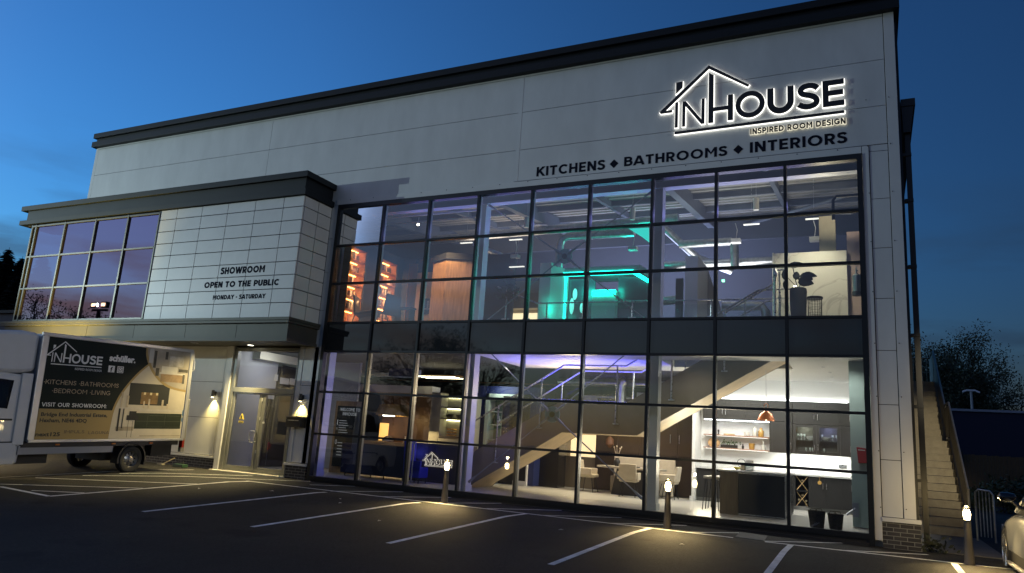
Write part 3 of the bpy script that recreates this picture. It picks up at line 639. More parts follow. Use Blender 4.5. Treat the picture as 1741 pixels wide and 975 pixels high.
# cab
cabp = [(4.16, 0.0), (4.16, 1.46), (4.9, 1.50), (5.5, 1.46), (5.95, .78), (6.75, .55), (7.0, .35), (7.05, -.05), (6.95, -.42), (6.6, -.46), (6.45, -.2), (6.2, -.05), (5.95, -.12), (5.7, -.46), (4.2, -.46)]
q = MB(); q.prism([(u, -.1, w) for u, w in cabp], (0, -(WID-.2), 0)); VO('cab', q, vwhite, bevel=.05, smooth=True)
q = MB(); vbox(q, 4.16, 4.40, .04, .12, -.05, 1.5); VO('cab_pillar', q, vwhite, bevel=.015)
q = MB(); dp = [(4.43, .02), (4.43, 1.43), (4.9, 1.46), (5.3, 1.40), (5.62, .82), (5.66, .02)]
q.prism([(u, -.075, w) for u, w in dp], (0, -.03, 0)); dr_ = VO('door', q, vwhite, bevel=.02)
q = MB(); gp = [(4.56, .77), (4.55, 1.33), (4.92, 1.36), (5.2, 1.30), (5.5, .80)]
gp[0] = (4.60, .72); q.prism([(u, -.069, w) for u, w in gp], (0, -.004, 0)); VO('side_window', q, mat('van_window', (.006, .007, .012), .04, 0, 0, spec=.8, coat=.5), dr_)
q = MB(); vbox(q, 4.47, 4.72, .045, .072, .47, .51); VO('handle', q, vplast, dr_, bevel=.008)
q = MB(); vbox(q, 4.30, 5.66, .05, .11, -.46, .005); VO('sill', q, vwhite, bevel=.02); q = MB(); vbox(q, 4.29, 5.7, .055, .10, -.075, .025); VO('rub_strip', q, vplast)
q = MB(); q.prism([(5.6, -.2, 1.38), (5.98, -.2, .80), (5.98, -(WID-.2), .80), (5.6, -(WID-.2), 1.38)], (.02, 0, .012)); VO('windscreen', q, MATS['van_window'])
for n in (.0, WID-.1):
    q = MB(); vbox(q, 5.42, 5.55, n-.16 if n == 0 else n+.1, n+.02 if n == 0 else n+.28, .78, 1.12); VO('wing_mirror', q, vplast, bevel=.03)
for n in (.25, WID-.55):
    q = MB(); q.prism([(6.72, -n, .53), (7.03, -n, .32), (7.07, -n, .1), (6.85, -n, .12)], (0, -.3, 0)); VO('headlight', q, mat('headlamp_glass', (.3, .32, .34), .1), bevel=.02)
# chassis
q = MB(); vbox(q, .2, 4.3, .55, .65, -.30, -.10); vbox(q, .2, 4.3, WID-.65, WID-.55, -.30, -.10); vbox(q, .1, 4.2, .05, WID-.05, -.11, -.005); vbox(q, 1.0, 1.9, .6, WID-.6, -.5, -.3); vbox(q, 3.3, 4.25, .5, 1.6, -.5, -.11); vbox(q, .08, .7, .3, WID-.3, -.40, -.11)
VO('chassis', q, vplast)
q = MB(); vbox(q, 1.98, 4.25, .06, .09, -.26, -.07); VO('side_guard', q, mat('guard_grey', (.32, .32, .33), .5), bevel=.004)
for u in (3.40, 2.0, .95):
    q = MB(); vbox(q, u-.05, u+.05, .02, .04, -.07, -.035); VO('marker_lamp', q, mat('amber_lens', (.45, .14, .02), .2))
def wheel(u, n, w, side):
    q = MB(); s = -1 if side else 1
    def ring(rn): return [(u+r*math.cos(a), -(n+s*d), w+r*math.sin(a)) for r, d in rn for a in ()]
    rr = [(.19, .02), (.24, .0), (.30, .005), (.325, .035), (.325, .18), (.30, .21), (.19, .2)]; N = 32; v = []; f = []
    for r, d in rr:
        for k in range(N): t_ = 2*math.pi*k/N; v.append((u+r*math.cos(t_), -(n+s*d), w+r*math.sin(t_)))
    for i in range(len(rr)-1):
        for k in range(N): f.append((i*N+k, i*N+(k+1) % N, (i+1)*N+(k+1) % N, (i+1)*N+k))
    q.add(v, f); ty = VO('wheel', q, mat('tyre', (.02, .02, .02), .85), smooth=True)
    q = MB(); v = []; f = []; pr = [(.20, .03), (.185, .05), (.175, .085), (.12, .06), (.08, .04), (.055, .015), (.0, .012)]
    for r, d in pr:
        for k in range(N): t_ = 2*math.pi*k/N; v.append((u+r*math.cos(t_), -(n+s*d), w+r*math.sin(t_)))
    for i in range(len(pr)-1):
        for k in range(N):
            if i == 2 and k % 3 == 0: continue
            f.append((i*N+k, i*N+(k+1) % N, (i+1)*N+(k+1) % N, (i+1)*N+k))
    q.add(v, f)
    for k in range(6):
        a = k*math.pi/3; q.tube([(u+.085*math.cos(a), -(n+s*.02), w+.085*math.sin(a)), (u+.085*math.cos(a), -(n+s*.05), w+.085*math.sin(a))], .012, 6)
    VO('rim', q, mat('steel_rim', (.32, .31, .29), .35, .8), ty, smooth=True)
for n, s in ((.04, 0), (WID-.04, 1)): wheel(1.45, n, -.45, s); wheel(6.05, n+(.05 if not s else -.05), -.45, s)
q = MB(); A_ = arc(1.45, -.45, .40, .42, -12, 200, 14); A2 = arc(1.45, -.45, .365, .385, -12, 200, 14)
q.prism([(a, -.02, b) for a, b in A_+A2[::-1]], (0, -.26, 0)); VO('mudguard', q, vplast)
# tail lift and rear fittings
q = MB(); vbox(q, -.13, .0, .05, .14, -.3, 1.1); vbox(q, -.13, .0, WID-.14, WID-.05, -.3, 1.1); vbox(q, -.16, -.10, .16, WID-.16, .02, 1.5); VO('tail_lift', q, mat('lift_grey', (.22, .22, .2), .5, .4), bevel=.008)
q = MB(); vbox(q, -.05, .015, -.01, .10, -.18, .02); q2 = q; VO('tail_light', q, mat('tail_red', (.25, .02, .015), .2))
q = MB(); q.tube([(-.06, -.06, 2.38), (-.12, -.05, 2.1), (-.13, -.05, 1.9), (-.06, -.06, 1.85)], .018, 6); q.tube([(-.05, -.08, .2), (-.05, -.08, 2.3)], .014, 6); VO('door_bar', q, alu)
# livery on the near side, laid as thin vinyl sheets just proud of the box
def VP(u, w, d=.014): return (u, d, w)
def vin(name, poly, m, d, parent, hole=None):
    q = MB(); q.quad(*[VP(u, w, d) for u, w in poly]); return VO(name, q, m, parent)
green = mat('livery_green', (.010, .016, .015), .6, spec=.15); gold = mat('livery_gold', (.36, .26, .11), .6, spec=.2); wv_ = mat('livery_white', (.72, .72, .70), .4); tan = mat('livery_tan', (.42, .33, .21), .4)
LV = vin('livery', [(3.98, .065), (3.98, 2.355), (.10, 2.355), (.10, .065)], green, .0135, V)
A1 = [(4.0-.0, 0)]  # arcs of the picture areas
arc1 = smooth_path([(2.20, .07), (2.18, .40), (2.14, .75), (2.02, 1.08), (1.83, 1.38), (1.60, 1.66), (1.40, 1.85), (1.30, 1.93)], 4)
arc2 = smooth_path([(1.48, 2.355), (1.46, 2.16), (1.38, 1.97), (1.24, 1.76), (1.04, 1.57), (.80, 1.42), (.50, 1.33), (.10, 1.28)], 4)
vin('address_panel', [(3.978, .067), (3.978, .745), (2.19, .745), (2.20, .067)], gold, .0145, LV)
vin('kitchen_edge', [(u+.05, w+.02) for u, w in arc1]+[(.101, 1.33), (.101, .068), (2.25, .068)], gold, .0155, LV)
kit = vin('kitchen_picture', arc1+[(1.05, 1.60), (.75, 1.41), (.102, 1.30), (.102, .069)], mat('print_cream', (.55, .49, .38), .6, 0, .1, 2, spec=.2), .0165, LV)
vin('bathroom_edge', arc2+[(.101, 2.354)], gold, .0175, LV)
bath = vin('bathroom_picture', [(u-.05, w+.05) for u, w in arc2[:-1]]+[(.103, 1.33), (.103, 2.352), (1.42, 2.352)], mat('print_grey', (.36, .32, .26), .6, 0, .2, 2, spec=.2), .0185, LV)
def pic(name, m, rects, parent, d):
    for u0, u1, w0, w1 in rects: q = MB(); q.quad(VP(u0, w0, d), VP(u1, w0, d), VP(u1, w1, d), VP(u0, w1, d)); VO(name, q, m, parent)
pc = lambda n, c, v=.1: mat('print_'+n, c, .6, 0, v, 4, spec=.2)
pic('wall_print', pc('dark', (.03, .032, .03)), [(1.80, .62, .90, 1.44)], kit, .0172)
pic('niche_print', pc('brown', (.20, .12, .05), .4), [(1.45, .95, .93, 1.22)], kit, .0177)
pic('island_print', pc('green', (.020, .028, .018), .2), [(1.54, .15, .31, .70)], kit, .0172)
pic('top_print', pc('top', (.55, .5, .42)), [(2.05, 1.35, .80, .83), (1.45, .12, .75, .80)], kit, .0182)
pic('leg_print', black_m, [(2.02, 1.97, .25, .80), (1.90, 1.87, .32, .80), (1.72, 1.71, .10, .55), (1.60, 1.59, .10, .5), (1.5, 1.12, .505, .515), (.62, .615, .33, .69), (.85, .845, .33, .69)], kit, .0187)
pic('chair_print', pc('stool', (.02, .022, .025)), [(1.78, 1.45, .52, .64), (1.72, 1.52, .64, .74)], kit, .0192)
pic('bits_print', pc('bits', (.5, .42, .3), .4), [(1.36, 1.32, .83, 1.0), (1.22, 1.17, .83, 1.06), (.82, .76, .83, 1.05), (.66, .6, .83, .95), (1.85, 1.78, .83, 1.12), (2.0, 1.95, .83, 1.2)], kit, .0187)
pic('spot_print', pc('spot', (.75, .62, .36)), [(1.38, 1.32, 1.16, 1.22), (1.2, 1.14, 1.16, 1.22), (1.02, .96, 1.16, 1.22)], kit, .0187)
pic('label_print', pc('blue', (.05, .16, .3)), [(.135, .105, .66, .80), (.135, .105, .50, .60)], kit, .0187)
pic('line_print', pc('line', (.10, .11, .08)), [(1.5, .17, .495, .502), (1.18, 1.175, .33, .68), (.66, .655, .33, .68), (1.14, .70, .64, .645), (.62, .19, .64, .645), (1.14, .70, .35, .355), (.62, .19, .35, .355)], kit, .0182)
pic('floor_print', pc('floor', (.33, .28, .2), .3), [(1.35, .12, .12, .14), (2.05, 1.55, .26, .36)], kit, .0172)
pic('bath_print', pc('oak', (.30, .20, .11), .3), [(.95, .22, 1.52, 1.72)], bath, .0192)
pic('basin_print', pc('basin', (.6, .57, .5)), [(1.0, .2, 1.72, 1.76), (.95, .45, 1.76, 1.92)], bath, .0192)
pic('mirror_print', pc('mirror', (.42, .39, .35), .5), [(.74, .28, 1.93, 2.2)], bath, .0192)
pic('shadow_print', pc('shade', (.07, .065, .055), .4), [(.88, .80, 2.1, 2.3), (.27, .20, 1.5, 1.74), (1.12, 1.02, 1.66, 1.86), (.42, .12, 1.80, 1.88), (1.22, 1.14, 1.86, 2.3)], bath, .0197)
pic('curtain_print', pc('drape', (.48, .46, .42)), [(1.36, 1.24, 1.98, 2.34)], bath, .0192)
lg_fn = lambda x, y, z: (3.99-(x-7.772)/(11.762-7.772)*(3.99-2.63), .0148+y, 1.735+(z-8.50)/(10.13-8.50)*(2.285-1.735))
VO('logo', logo_mb(0, .0006, .0, lg_fn), wv_, LV)
def vtext(name, s, u0, u1, w0, w1, m, bold=.0, d=.0156):
    q = MB(); text_mb(q, s, 0, w0, u0-u1, w1-w0, lambda a, b: VP(u0-a, b, d), bold); return VO(name, q, m, LV)
def vword(name, s, u0, u1, w0, w1, m, wt=.15, gap=.13):
    D = {}
    for i, (k, p) in enumerate(word_polys(s, 0, w0, u0-u1, w1-w0, wt, gap)): D.setdefault(k, MB()).add([VP(u0-a, b, .0156+.0001*(i % 5)) for a, b in p], [tuple(range(len(p)))])
    for q in D.values(): VO(name, q, m, LV)
vword('small_lettering', 'INSPIRED ROOM DESIGN', 3.285, 2.62, 1.65, 1.70, wv_, .14, .14)
vtext('brand_name', 'schüller.', 2.455, 1.74, 1.925, 2.09, wv_, .05)
vword('lettering', '•KITCHENS •BATHROOMS', 3.96, 2.11, 1.295, 1.395, tan, .12, .15); vword('lettering', '•BEDROOM •LIVING', 3.74, 2.31, 1.105, 1.205, tan, .12, .15)
vword('lettering', 'VISIT OUR SHOWROOM:', 3.925, 2.36, .795, .885, wv_, .17, .12)
dkp = mat('livery_dark', (.02, .018, .015), .5)
vtext('lettering', 'Bridge End Industrial Estate,', 3.91, 2.30, .555, .665, dkp, .03); vtext('lettering', 'Hexham, NE46 4DQ', 3.92, 2.81, .43, .535, dkp, .03)
vtext('brand_name', 'next125', 3.965, 3.41, .135, .225, dkp, .03); vword('brand_name', 'IMPULS', 3.32, 2.83, .20, .27, mat('livery_brown', (.14, .10, .05), .5)); vword('brand_name', 'LAGUNA', 2.73, 2.20, .18, .25, MATS['livery_brown'])
for u0, s in ((2.45, 'f'), (2.21, '')):
    pic('social_icon', wv_, [(u0, u0-.17, 1.66, 1.82)], LV, .0150)
q = MB(); text_mb(q, 'f', 0, 1.67, .06, .125, lambda a, b: VP(2.395-a, b, .0160), .03); VO('icon_mark', q, green, LV)
q = MB()
for r0, r1 in ((.035, .022),):
    o_ = arc(2.125, 1.74, r0, r0, 0, 360, 18)[:-1]; i_ = arc(2.125, 1.74, r1, r1, 0, 360, 18)[:-1]; q.ringxz(o_, i_, .0156, .0160)
oq = lambda s: [(2.125-s, 1.74-s), (2.125+s, 1.74-s), (2.125+s, 1.74+s), (2.125-s, 1.74+s)]
q.ringxz(oq(.065), oq(.052), .0156, .0160); VO('icon_mark', q, green, LV)

# ------------------------------------------------------------------ small clutter by the brick plinth
hb = thing('tool_tray', 'small dark green tray on the ground beside the brick plinth', 'tray', (-5.9, -.45, gz(-5.9, -.45)))
q = MB(); z0 = gz(-5.9, -.45); q.box(-6.1, -5.7, -.55, -.35, z0, z0+.09); obj('tray', q, mat('tray_green', (.02, .06, .03), .5), hb, bevel=.01)
q = MB(); q.tube([(-6.05, -.45, z0+.09), (-6.0, -.45, z0+.17), (-5.8, -.45, z0+.17), (-5.75, -.45, z0+.09)], .012, 6); obj('handle', q, black, hb)
br = thing('hand_brush', 'pale hand brush leaning on the brick plinth behind the van', 'brush', (-6.5, -.3, z0))
q = MB(); q.tube([(-6.75, -.35, z0+.03), (-6.45, -.2, z0+.22)], .016, 8); obj('handle', q, mat('brush_wood', (.5, .42, .25), .6), br); q = MB(); q.box(-6.9, -6.7, -.42, -.3, z0, z0+.05); obj('bristles', q, mat('bristle', (.4, .36, .25), .9), br)

# ------------------------------------------------------------------ interior stair
ST = thing('indoor_staircase', 'taupe clad indoor staircase with a half landing and steel handrails behind the glass', 'staircase', (2.6, 1.6, 0))
sp_ = mat('stair_cladding', (.20, .17, .13), .55, 0, .1, 2); tan_ = mat('stair_soffit', (.66, .52, .33), .5, 0, .12, 3, .05, 20)
Y0, Y1 = 1.6, 3.0
top = [(2.56, .93), (4.36, 2.0), (4.9, 2.29), (6.55, 2.29), (7.49, 2.83), (8.6, 3.50), (9.6, 4.07)]
low = [(10.55, 3.72), (10.1, 3.46), (9.52, 3.12), (7.52, 1.94), (6.96, 1.585), (5.01, 1.555), (4.21, 1.06), (2.6, .12), (2.45, -.02), (2.35, -.02)]
q = MB(); q.xz(top+[(10.55, 4.07)]+low, Y0, Y0+.05); q.xz(top+[(10.55, 4.07)]+low, Y1-.05, Y1); obj('stringer', q, sp_, ST)
q = MB()
for a, b in zip(low[:-1], low[1:]):
    q.quad((a[0], Y0+.05, a[1]+.004), (b[0], Y0+.05, b[1]+.004), (b[0], Y1-.05, b[1]+.004), (a[0], Y1-.05, a[1]+.004))
obj('soffit', q, tan_, ST)
q = MB()
for i in range(8): q.box(2.62+i*.27, 2.92+i*.27, Y0+.06, Y1-.06, .55+i*.165, .59+i*.165)
q.box(4.95, 6.9, Y0+.06, Y1-.06, 1.72, 1.78)
for i in range(11): q.box(6.7+i*.27, 7.0+i*.27, Y0+.06, Y1-.06, 2.0+i*.165, 2.04+i*.165)
obj('treads', q, wood('tread_oak', (.25, .17, .09)), ST)
for y, nm in ((Y0+.02, 'f'), (Y1-.02, 'b')):
    q = MB(); q.tube([(2.5, y, 1.72), (4.99, y, 3.26), (6.64, y, 3.26), (9.8, y, 5.1), (10.5, y, 5.1)], .024, 8)
    obj('handrail', q, steel, ST, smooth=True)
    for x, z in ((3.21, .67), (4.41, 1.62), (6.43, 1.82), (7.79, 2.45), (9.02, 3.16)):
        zt = 1.72+(x-2.5)*.618 if x < 4.99 else (3.26 if x < 6.64 else 3.26+(x-6.64)*.582)
        yy = y-.05 if nm == 'f' else y
        q = MB(); q.tube([(x, yy, z), (x, yy, zt)], .022, 8); q.box(x-.07, x+.07, yy-.012, yy+.03, z, z+.03); obj('baluster', q, steel, ST)
    q = MB(); q.quad((2.7, y-.03, 1.0), (4.9, y-.03, 2.33), (4.9, y-.03, 3.12), (2.7, y-.03, 1.78)); q.quad((5.05, y-.03, 2.36), (6.6, y-.03, 2.36), (6.6, y-.03, 3.18), (5.05, y-.03, 3.18)); q.quad((6.7, y-.03, 2.45), (9.6, y-.03, 4.15), (9.6, y-.03, 4.9), (6.7, y-.03, 3.22))
    obj('glass_panel', q, rglass, ST)

# ------------------------------------------------------------------ kitchen display (right)
cab_m = mat('charcoal_cabinet', (.020, .019, .018), .5, 0, .06, 3); worktop = mat('pale_worktop', (.62, .62, .6), .25); bright = mat('bright_wall', (.80, .80, .77), .7)
KW = thing('kitchen_wall', 'white kitchen display wall brightly lit behind the shelves', 'wall', (9.5, 6.15, 0))
q = MB(); q.box(7.55, 11.75, 6.12, 6.2, 0, 3.42); q.box(7.50, 7.58, 5.3, 6.12, 0, 2.75); q.box(11.6, 11.75, 5.6, 6.12, 0, 3.42); obj('plasterwork', q, bright, KW)
q = MB(); q.box(7.46, 7.60, 5.24, 5.30, -.02, .1); obj('skirting', q, white, KW)
q = MB(); q.box(8.0, 11.5, 6.06, 6.10, 2.86, 2.89); obj('cove_light', q, emit('cove_led', (1, .99, .93), 9), KW)
q = MB(); q.box(7.72, 9.5, 5.85, 5.88, 2.235, 2.25); obj('strip_light', q, emit('strip_led', (.95, .97, 1), 12), KW)
q = MB()
for x, z in ((11.34, 1.17), (8.95, 1.12)): q.box(x-.1, x+.1, 6.10, 6.118, z-.05, z+.05)
obj('socket', q, steel, KW)
def cupboard(name, label, x0, x1, y0, y1, z0, z1, splits, parent=None, cat='cupboard', group=None, glassy=(), handle='b'):
    t = thing(name, label, cat, ((x0+x1)/2, y0, z0), group=group)
    q = MB(); q.box(x0, x1, y0+.022, y1, z0, z1); obj('carcass', q, cab_m, t)
    for i, (a, b) in enumerate(zip(splits[:-1], splits[1:])):
        q = MB(); a += .004; b -= .004; e = .075
        q.box(a, b, y0, y0+.02, z0+.004, z0+e); q.box(a, b, y0, y0+.02, z1-e, z1-.004); q.box(a, a+e, y0, y0+.02, z0+e, z1-e); q.box(b-e, b, y0, y0+.02, z0+e, z1-e)
        if i in glassy:
            d = obj('glazed_door', q, cab_m, t)
            g_ = MB(); g_.quad((a+e, y0+.01, z0+e), (b-e, y0+.01, z0+e), (b-e, y0+.01, z1-e), (a+e, y0+.01, z1-e)); obj('pane', g_, rglass, d)
        else:
            q.box(a+e, b-e, y0+.009, y0+.02, z0+e, z1-e); d = obj('cupboard_door', q, cab_m, t)
        q = MB(); hx = (b-.04) if i % 2 == 0 else (a+.04); hz = (z0+.12) if handle == 'b' else (z1-.3); q.tube([(hx, y0-.03, hz), (hx, y0-.03, hz+.16)], .008, 6); obj('handle', q, steel, d)
    return t
cupboard('base_cupboard', 'charcoal base cupboards with three doors along the lit kitchen wall', 10.52, 11.6, 5.5, 6.1, .08, .86, [10.52, 10.92, 11.32, 11.6], handle='t')
cupboard('base_cupboard', 'charcoal base cupboard run under the shelves left of the island', 7.6, 10.2, 5.5, 6.1, .08, .86, [7.6, 8.25, 8.9, 9.55, 10.2], handle='t')
q = MB(); q.box(7.56, 11.6, 5.46, 6.11, .865, .91); tag(obj('kitchen_worktop', q, worktop, bevel=.004), 'long white worktop along the lit kitchen wall', 'worktop')
q = MB(); q.box(7.6, 11.6, 5.56, 6.1, -.02, .075); tag(obj('cupboard_plinth', q, mat('plinth_grey', (.2, .2, .19), .5)), 'grey plinth strip under the kitchen base cupboards', 'plinth')
wr = thing('wine_rack', 'black wine rack with brass crosses beside the base cupboards', 'wine rack', (10.36, 5.5, .08))
q = MB(); q.box(10.205, 10.515, 5.75, 6.1, .08, .86); q.box(10.205, 10.515, 5.5, 5.75, .455, .475); obj('case', q, black_m, wr)
q = MB()
for z in (.09, .48):
    q.tube([(10.22, 5.52, z), (10.50, 5.52, z+.36)], .009, 6); q.tube([(10.22, 5.54, z+.36), (10.50, 5.54, z)], .009, 6)
obj('cross', q, mat('brass', (.7, .5, .25), .35, .9), wr)
q = MB()
for x, z in ((10.36, .36), (10.27, .24), (10.45, .22), (10.36, .74), (10.46, .12)): q.tube([(x, 5.56, z), (x, 5.75, z)], .025, 8)
obj('bottles', q, mat('bottle_caps', (.4, .33, .2), .4), wr)
uc = cupboard('wall_cupboard', 'charcoal wall cupboards with two lit glazed doors by the teal end wall', 10.13, 11.6, 5.72, 6.1, 1.43, 2.22, [10.13, 10.72, 11.31, 11.6], glassy=(0, 1))
for o in list(C.objects):
    if o.parent == uc and o.name.startswith('carcass'):
        q = MB(); q.box(10.13, 10.15, 5.742, 6.1, 1.43, 2.22); q.box(11.31, 11.6, 5.742, 6.1, 1.43, 2.22); q.box(10.15, 11.31, 5.742, 6.1, 1.43, 1.45); q.box(10.15, 11.31, 5.742, 6.1, 2.2, 2.22); q.box(10.15, 11.31, 6.08, 6.1, 1.45, 2.2); q.box(10.71, 10.73, 5.742, 6.08, 1.45, 2.2); q.box(10.15, 10.71, 5.8, 6.08, 1.8, 1.815); q.box(10.73, 11.31, 5.8, 6.08, 1.8, 1.815)
        bpy.data.objects.remove(o); obj('carcass', q, mat('cupboard_inside', (.16, .16, .15), .5), uc); break
lamp('POINT', 'cupboard_light', (10.42, 5.86, 2.12), 2.2, (1, .95, .75), uc, size=.03); lamp('POINT', 'cupboard_light', (11.02, 5.86, 2.12), 2.2, (.55, .55, 1), uc, size=.03)
gl_ = mat('glassware', (.75, .8, .8), .1, 0, spec=1)
def glassw(x, z, lab, y=5.92, k=1.0):
    t = thing('wine_glass', lab, 'glass', (x, y, z), group='glassware in the lit glazed wall cupboard')
    q = MB(); q.lathe([(.03*k, z), (.004, z+.01), (.004, z+.07), (.032*k, z+.10), (.03*k, z+.16)], x, y, 10); obj('glass_body', q, gl_, t, smooth=True)
for x, lab in ((10.25, 'wine glass nearest the side on the top shelf of the warm lit cupboard'), (10.33, 'middle wine glass on the top shelf of the warm lit cupboard'), (10.41, 'wine glass beside the bowl in the warm lit cupboard'), (10.85, 'wine glass on the wine rack side of the violet cupboard bowl'), (11.12, 'wine glass just past the bowl in the violet lit cupboard'), (11.22, 'wine glass at the end of the violet lit cupboard shelf')): glassw(x, 1.816, lab)
for x, lab in ((10.45, 'first short glass on the bottom of the warm lit cupboard'), (10.55, 'second short glass on the bottom of the warm lit cupboard'), (10.62, 'third short glass by the divider in the warm lit cupboard'), (10.9, 'lone short glass on the bottom of the violet lit cupboard')): glassw(x, 1.451, lab, k=.9)
def bowl(name, label, x, y, z, r, h, m, cat='bowl', group=None):
    q = MB(); q.lathe([(r*.45, z), (r*.8, z+h*.4), (r, z+h), (r*.92, z+h), (r*.7, z+h*.4), (.01, z+h*.12)], x, y, 18); return tag(obj(name, q, m, smooth=True), label, cat, group)
bowl('serving_bowl', 'white bowl inside the warm lit glazed cupboard', 10.57, 5.92, 1.816, .12, .09, white); bowl('serving_bowl', 'white bowl inside the violet lit glazed cupboard', 10.96, 5.92, 1.816, .13, .09, white)
cupboard('top_cupboard', 'short charcoal cupboards along the top right above the glazed doors', 10.13, 11.6, 5.72, 6.1, 2.225, 2.84, [10.13, 10.72, 11.31, 11.6])
cupboard('top_cupboard', 'row of short charcoal cupboards above the open shelves', 7.7, 10.12, 5.72, 6.1, 2.27, 2.84, [7.7, 8.3, 8.9, 9.5, 10.12])
cupboard('tall_cupboard', 'single charcoal wall cupboard right of the open shelves', 9.52, 10.12, 5.72, 6.1, 1.43, 2.265, [9.52, 10.12])
shelf_w = wood('shelf_wood', (.35, .2, .13), .2)
for z, lb_ in ((1.80, 'upper wooden wall shelf in the lit kitchen'), (1.44, 'lower wooden wall shelf in the lit kitchen')):
    t = thing('wall_shelf', lb_, 'shelf', (8.6, 5.95, z), group='shelves on the lit kitchen wall')
    q = MB(); q.box(7.70, 9.5, 5.86, 6.12, z, z+.03); obj('board', q, shelf_w, t); q = MB(); q.box(7.75, 9.45, 5.95, 5.97, z-.012, z-.002); obj('light_strip', q, emit('shelf_led', (1, .97, .88), 2.5), t)
def vessel(name, label, x, z, prof, m, cat, y=5.98, group=None):
    q = MB(); q.lathe([(r, z+h) for r, h in prof], x, y, 14); return tag(obj(name, q, m, smooth=True), label, cat, group)
amber = mat('amber_jar', (.5, .28, .07), .2); jar = mat('clear_jar', (.6, .58, .52), .15)
vessel('storage_jar', 'taller glass jar on the upper kitchen shelf', 9.10, 1.83, [(.06, 0), (.065, .02), (.065, .2), (.035, .24), (.035, .28)], jar, 'jar')
vessel('storage_jar', 'glass jar half full of amber pasta on the upper shelf', 9.27, 1.83, [(.07, 0), (.075, .02), (.075, .15), (.04, .2), (.04, .25)], amber, 'jar')
vessel('tumbler', 'left of two small tumblers on the upper kitchen shelf', 8.84, 1.83, [(.03, 0), (.035, .11)], jar, 'tumbler'); vessel('tumbler', 'right of two small tumblers on the upper kitchen shelf', 8.93, 1.83, [(.03, 0), (.035, .11)], jar, 'tumbler')
vessel('copper_pot', 'copper pot on the lower kitchen shelf', 9.02, 1.47, [(.06, 0), (.075, .02), (.085, .17)], amber, 'pot'); vessel('small_bottle', 'small dark bottle on the lower kitchen shelf', 8.78, 1.47, [(.03, 0), (.035, .06), (.015, .1), (.015, .14)], black, 'bottle')
vessel('pepper_mill', 'dark mill at the left of the upper kitchen shelf', 8.1, 1.83, [(.03, 0), (.02, .05), (.03, .1), (.02, .14)], black, 'mill')
vessel('clear_carafe', 'tall clear carafe on the lower kitchen shelf', 9.33, 1.47, [(.05, 0), (.055, .1), (.015, .18), (.025, .28)], jar, 'carafe')
q = MB(); q.box(8.25, 8.55, 5.92, 6.05, 1.832, 1.87); tag(obj('wooden_tray', q, wood('tray_wood', (.5, .36, .2)), bevel=.01), 'flat wooden tray on the upper kitchen shelf', 'tray')
q = MB(); q.tube([(7.92, 6.0, 1.60), (7.92, 6.02, 1.60)], .12, 20); tag(obj('chopping_board', q, wood('board_wood', (.55, .34, .16))), 'round chopping board leaning on the wall at left of the lower shelf', 'board')
q = MB(); q.tube([(8.03, 5.97, 1.585), (8.03, 5.99, 1.585)], .115, 20); tag(obj('chopping_board', q, MATS['board_wood']), 'second round board overlapping in front on the lower shelf', 'board')
pb = thing('herb_planter', 'black planter box of herbs on the lower kitchen shelf', 'planter', (8.4, 5.98, 1.47)); q = MB(); q.box(8.17, 8.63, 5.92, 6.04, 1.472, 1.56); obj('trough', q, black, pb)
leafm = mat('herb_green', (.06, .13, .03), .6, 0, .4, 12)
def leaves(mb, c, rx, ry, rz, n, s, rnd):
    for _ in range(n):
        p = Vector((rnd.gauss(0, .5)*rx, rnd.gauss(0, .5)*ry, rnd.gauss(0, .5)*rz))+Vector(c); a = Vector((rnd.uniform(-1, 1), rnd.uniform(-1, 1), rnd.uniform(-1, 1))).normalized(); b = a.cross(Vector((rnd.uniform(-1, 1), rnd.uniform(-1, 1), rnd.uniform(-1, 1)))).normalized()
        k = s*rnd.uniform(.6, 1.3); mb.quad(p-a*k, p+b*k*.45, p+a*k, p-b*k*.45)
q = MB(); leaves(q, (8.4, 5.98, 1.62), .25, .05, .06, 70, .035, random.Random(2)); obj('foliage', q, leafm, pb)
tp = thing('tap', 'curved black tap standing on the kitchen worktop', 'tap', (8.05, 5.9, .91)); q = MB(); q.tube([(8.05, 5.9, .91), (8.05, 5.9, 1.22), (8.05, 5.86, 1.28), (8.05, 5.78, 1.27), (8.05, 5.75, 1.2)], .014, 8); obj('spout', q, black, tp, smooth=True)
wd = thing('wire_ornament', 'round wire ornament standing on the worktop left of the socket', 'ornament', (8.75, 5.9, .91)); q = MB(); q.tube([(8.75+.11*math.cos(a*.349), 5.9, 1.08+.11*math.sin(a*.349)) for a in range(19)], .008, 6, False); q.box(8.70, 8.8, 5.87, 5.93, .91, .975); obj('hoop', q, black, wd)
# island
IS = thing('kitchen_island', 'black kitchen island with an oak end panel and pale top behind the glass', 'island', (9.6, 1.6, 0))
q = MB(); q.box(9.335, 10.33, 1.60, 3.4, 0.0, .905); q.box(9.30, 10.30, 1.70, 3.4, -.02, .0); obj('front_panel', q, mat('island_black', (.012, .014, .016), .35), IS, bevel=.004)
q = MB(); q.box(8.93, 9.33, 1.585, 1.68, -.02, .905); obj('end_panel', q, wood('island_oak', (.16, .125, .075), .2), IS)
q = MB(); q.box(8.90, 10.37, 1.57, 3.5, .91, .945); obj('top', q, worktop, IS, bevel=.004)
q = MB()
for i in range(4): q.box(10.335, 10.345, 2.4, 3.3, .06+i*.21, .25+i*.21)
obj('drawer', q, cab_m, IS); q = MB(); q.box(9.335, 10.33, 1.594, 1.598, .885, .90); q.box(9.335, 10.33, 1.594, 1.598, .0, .012); q.box(10.318, 10.33, 1.594, 1.598, .012, .885); obj('edge_trim', q, steel, IS)
bx = thing('book_stack', 'teal stack of plates on the island top', 'plates', (9.45, 2.4, .945)); q = MB()
for i in range(4): q.lathe([(.10, .946+i*.03), (.14, .966+i*.03)], 9.45, 2.4, 16)
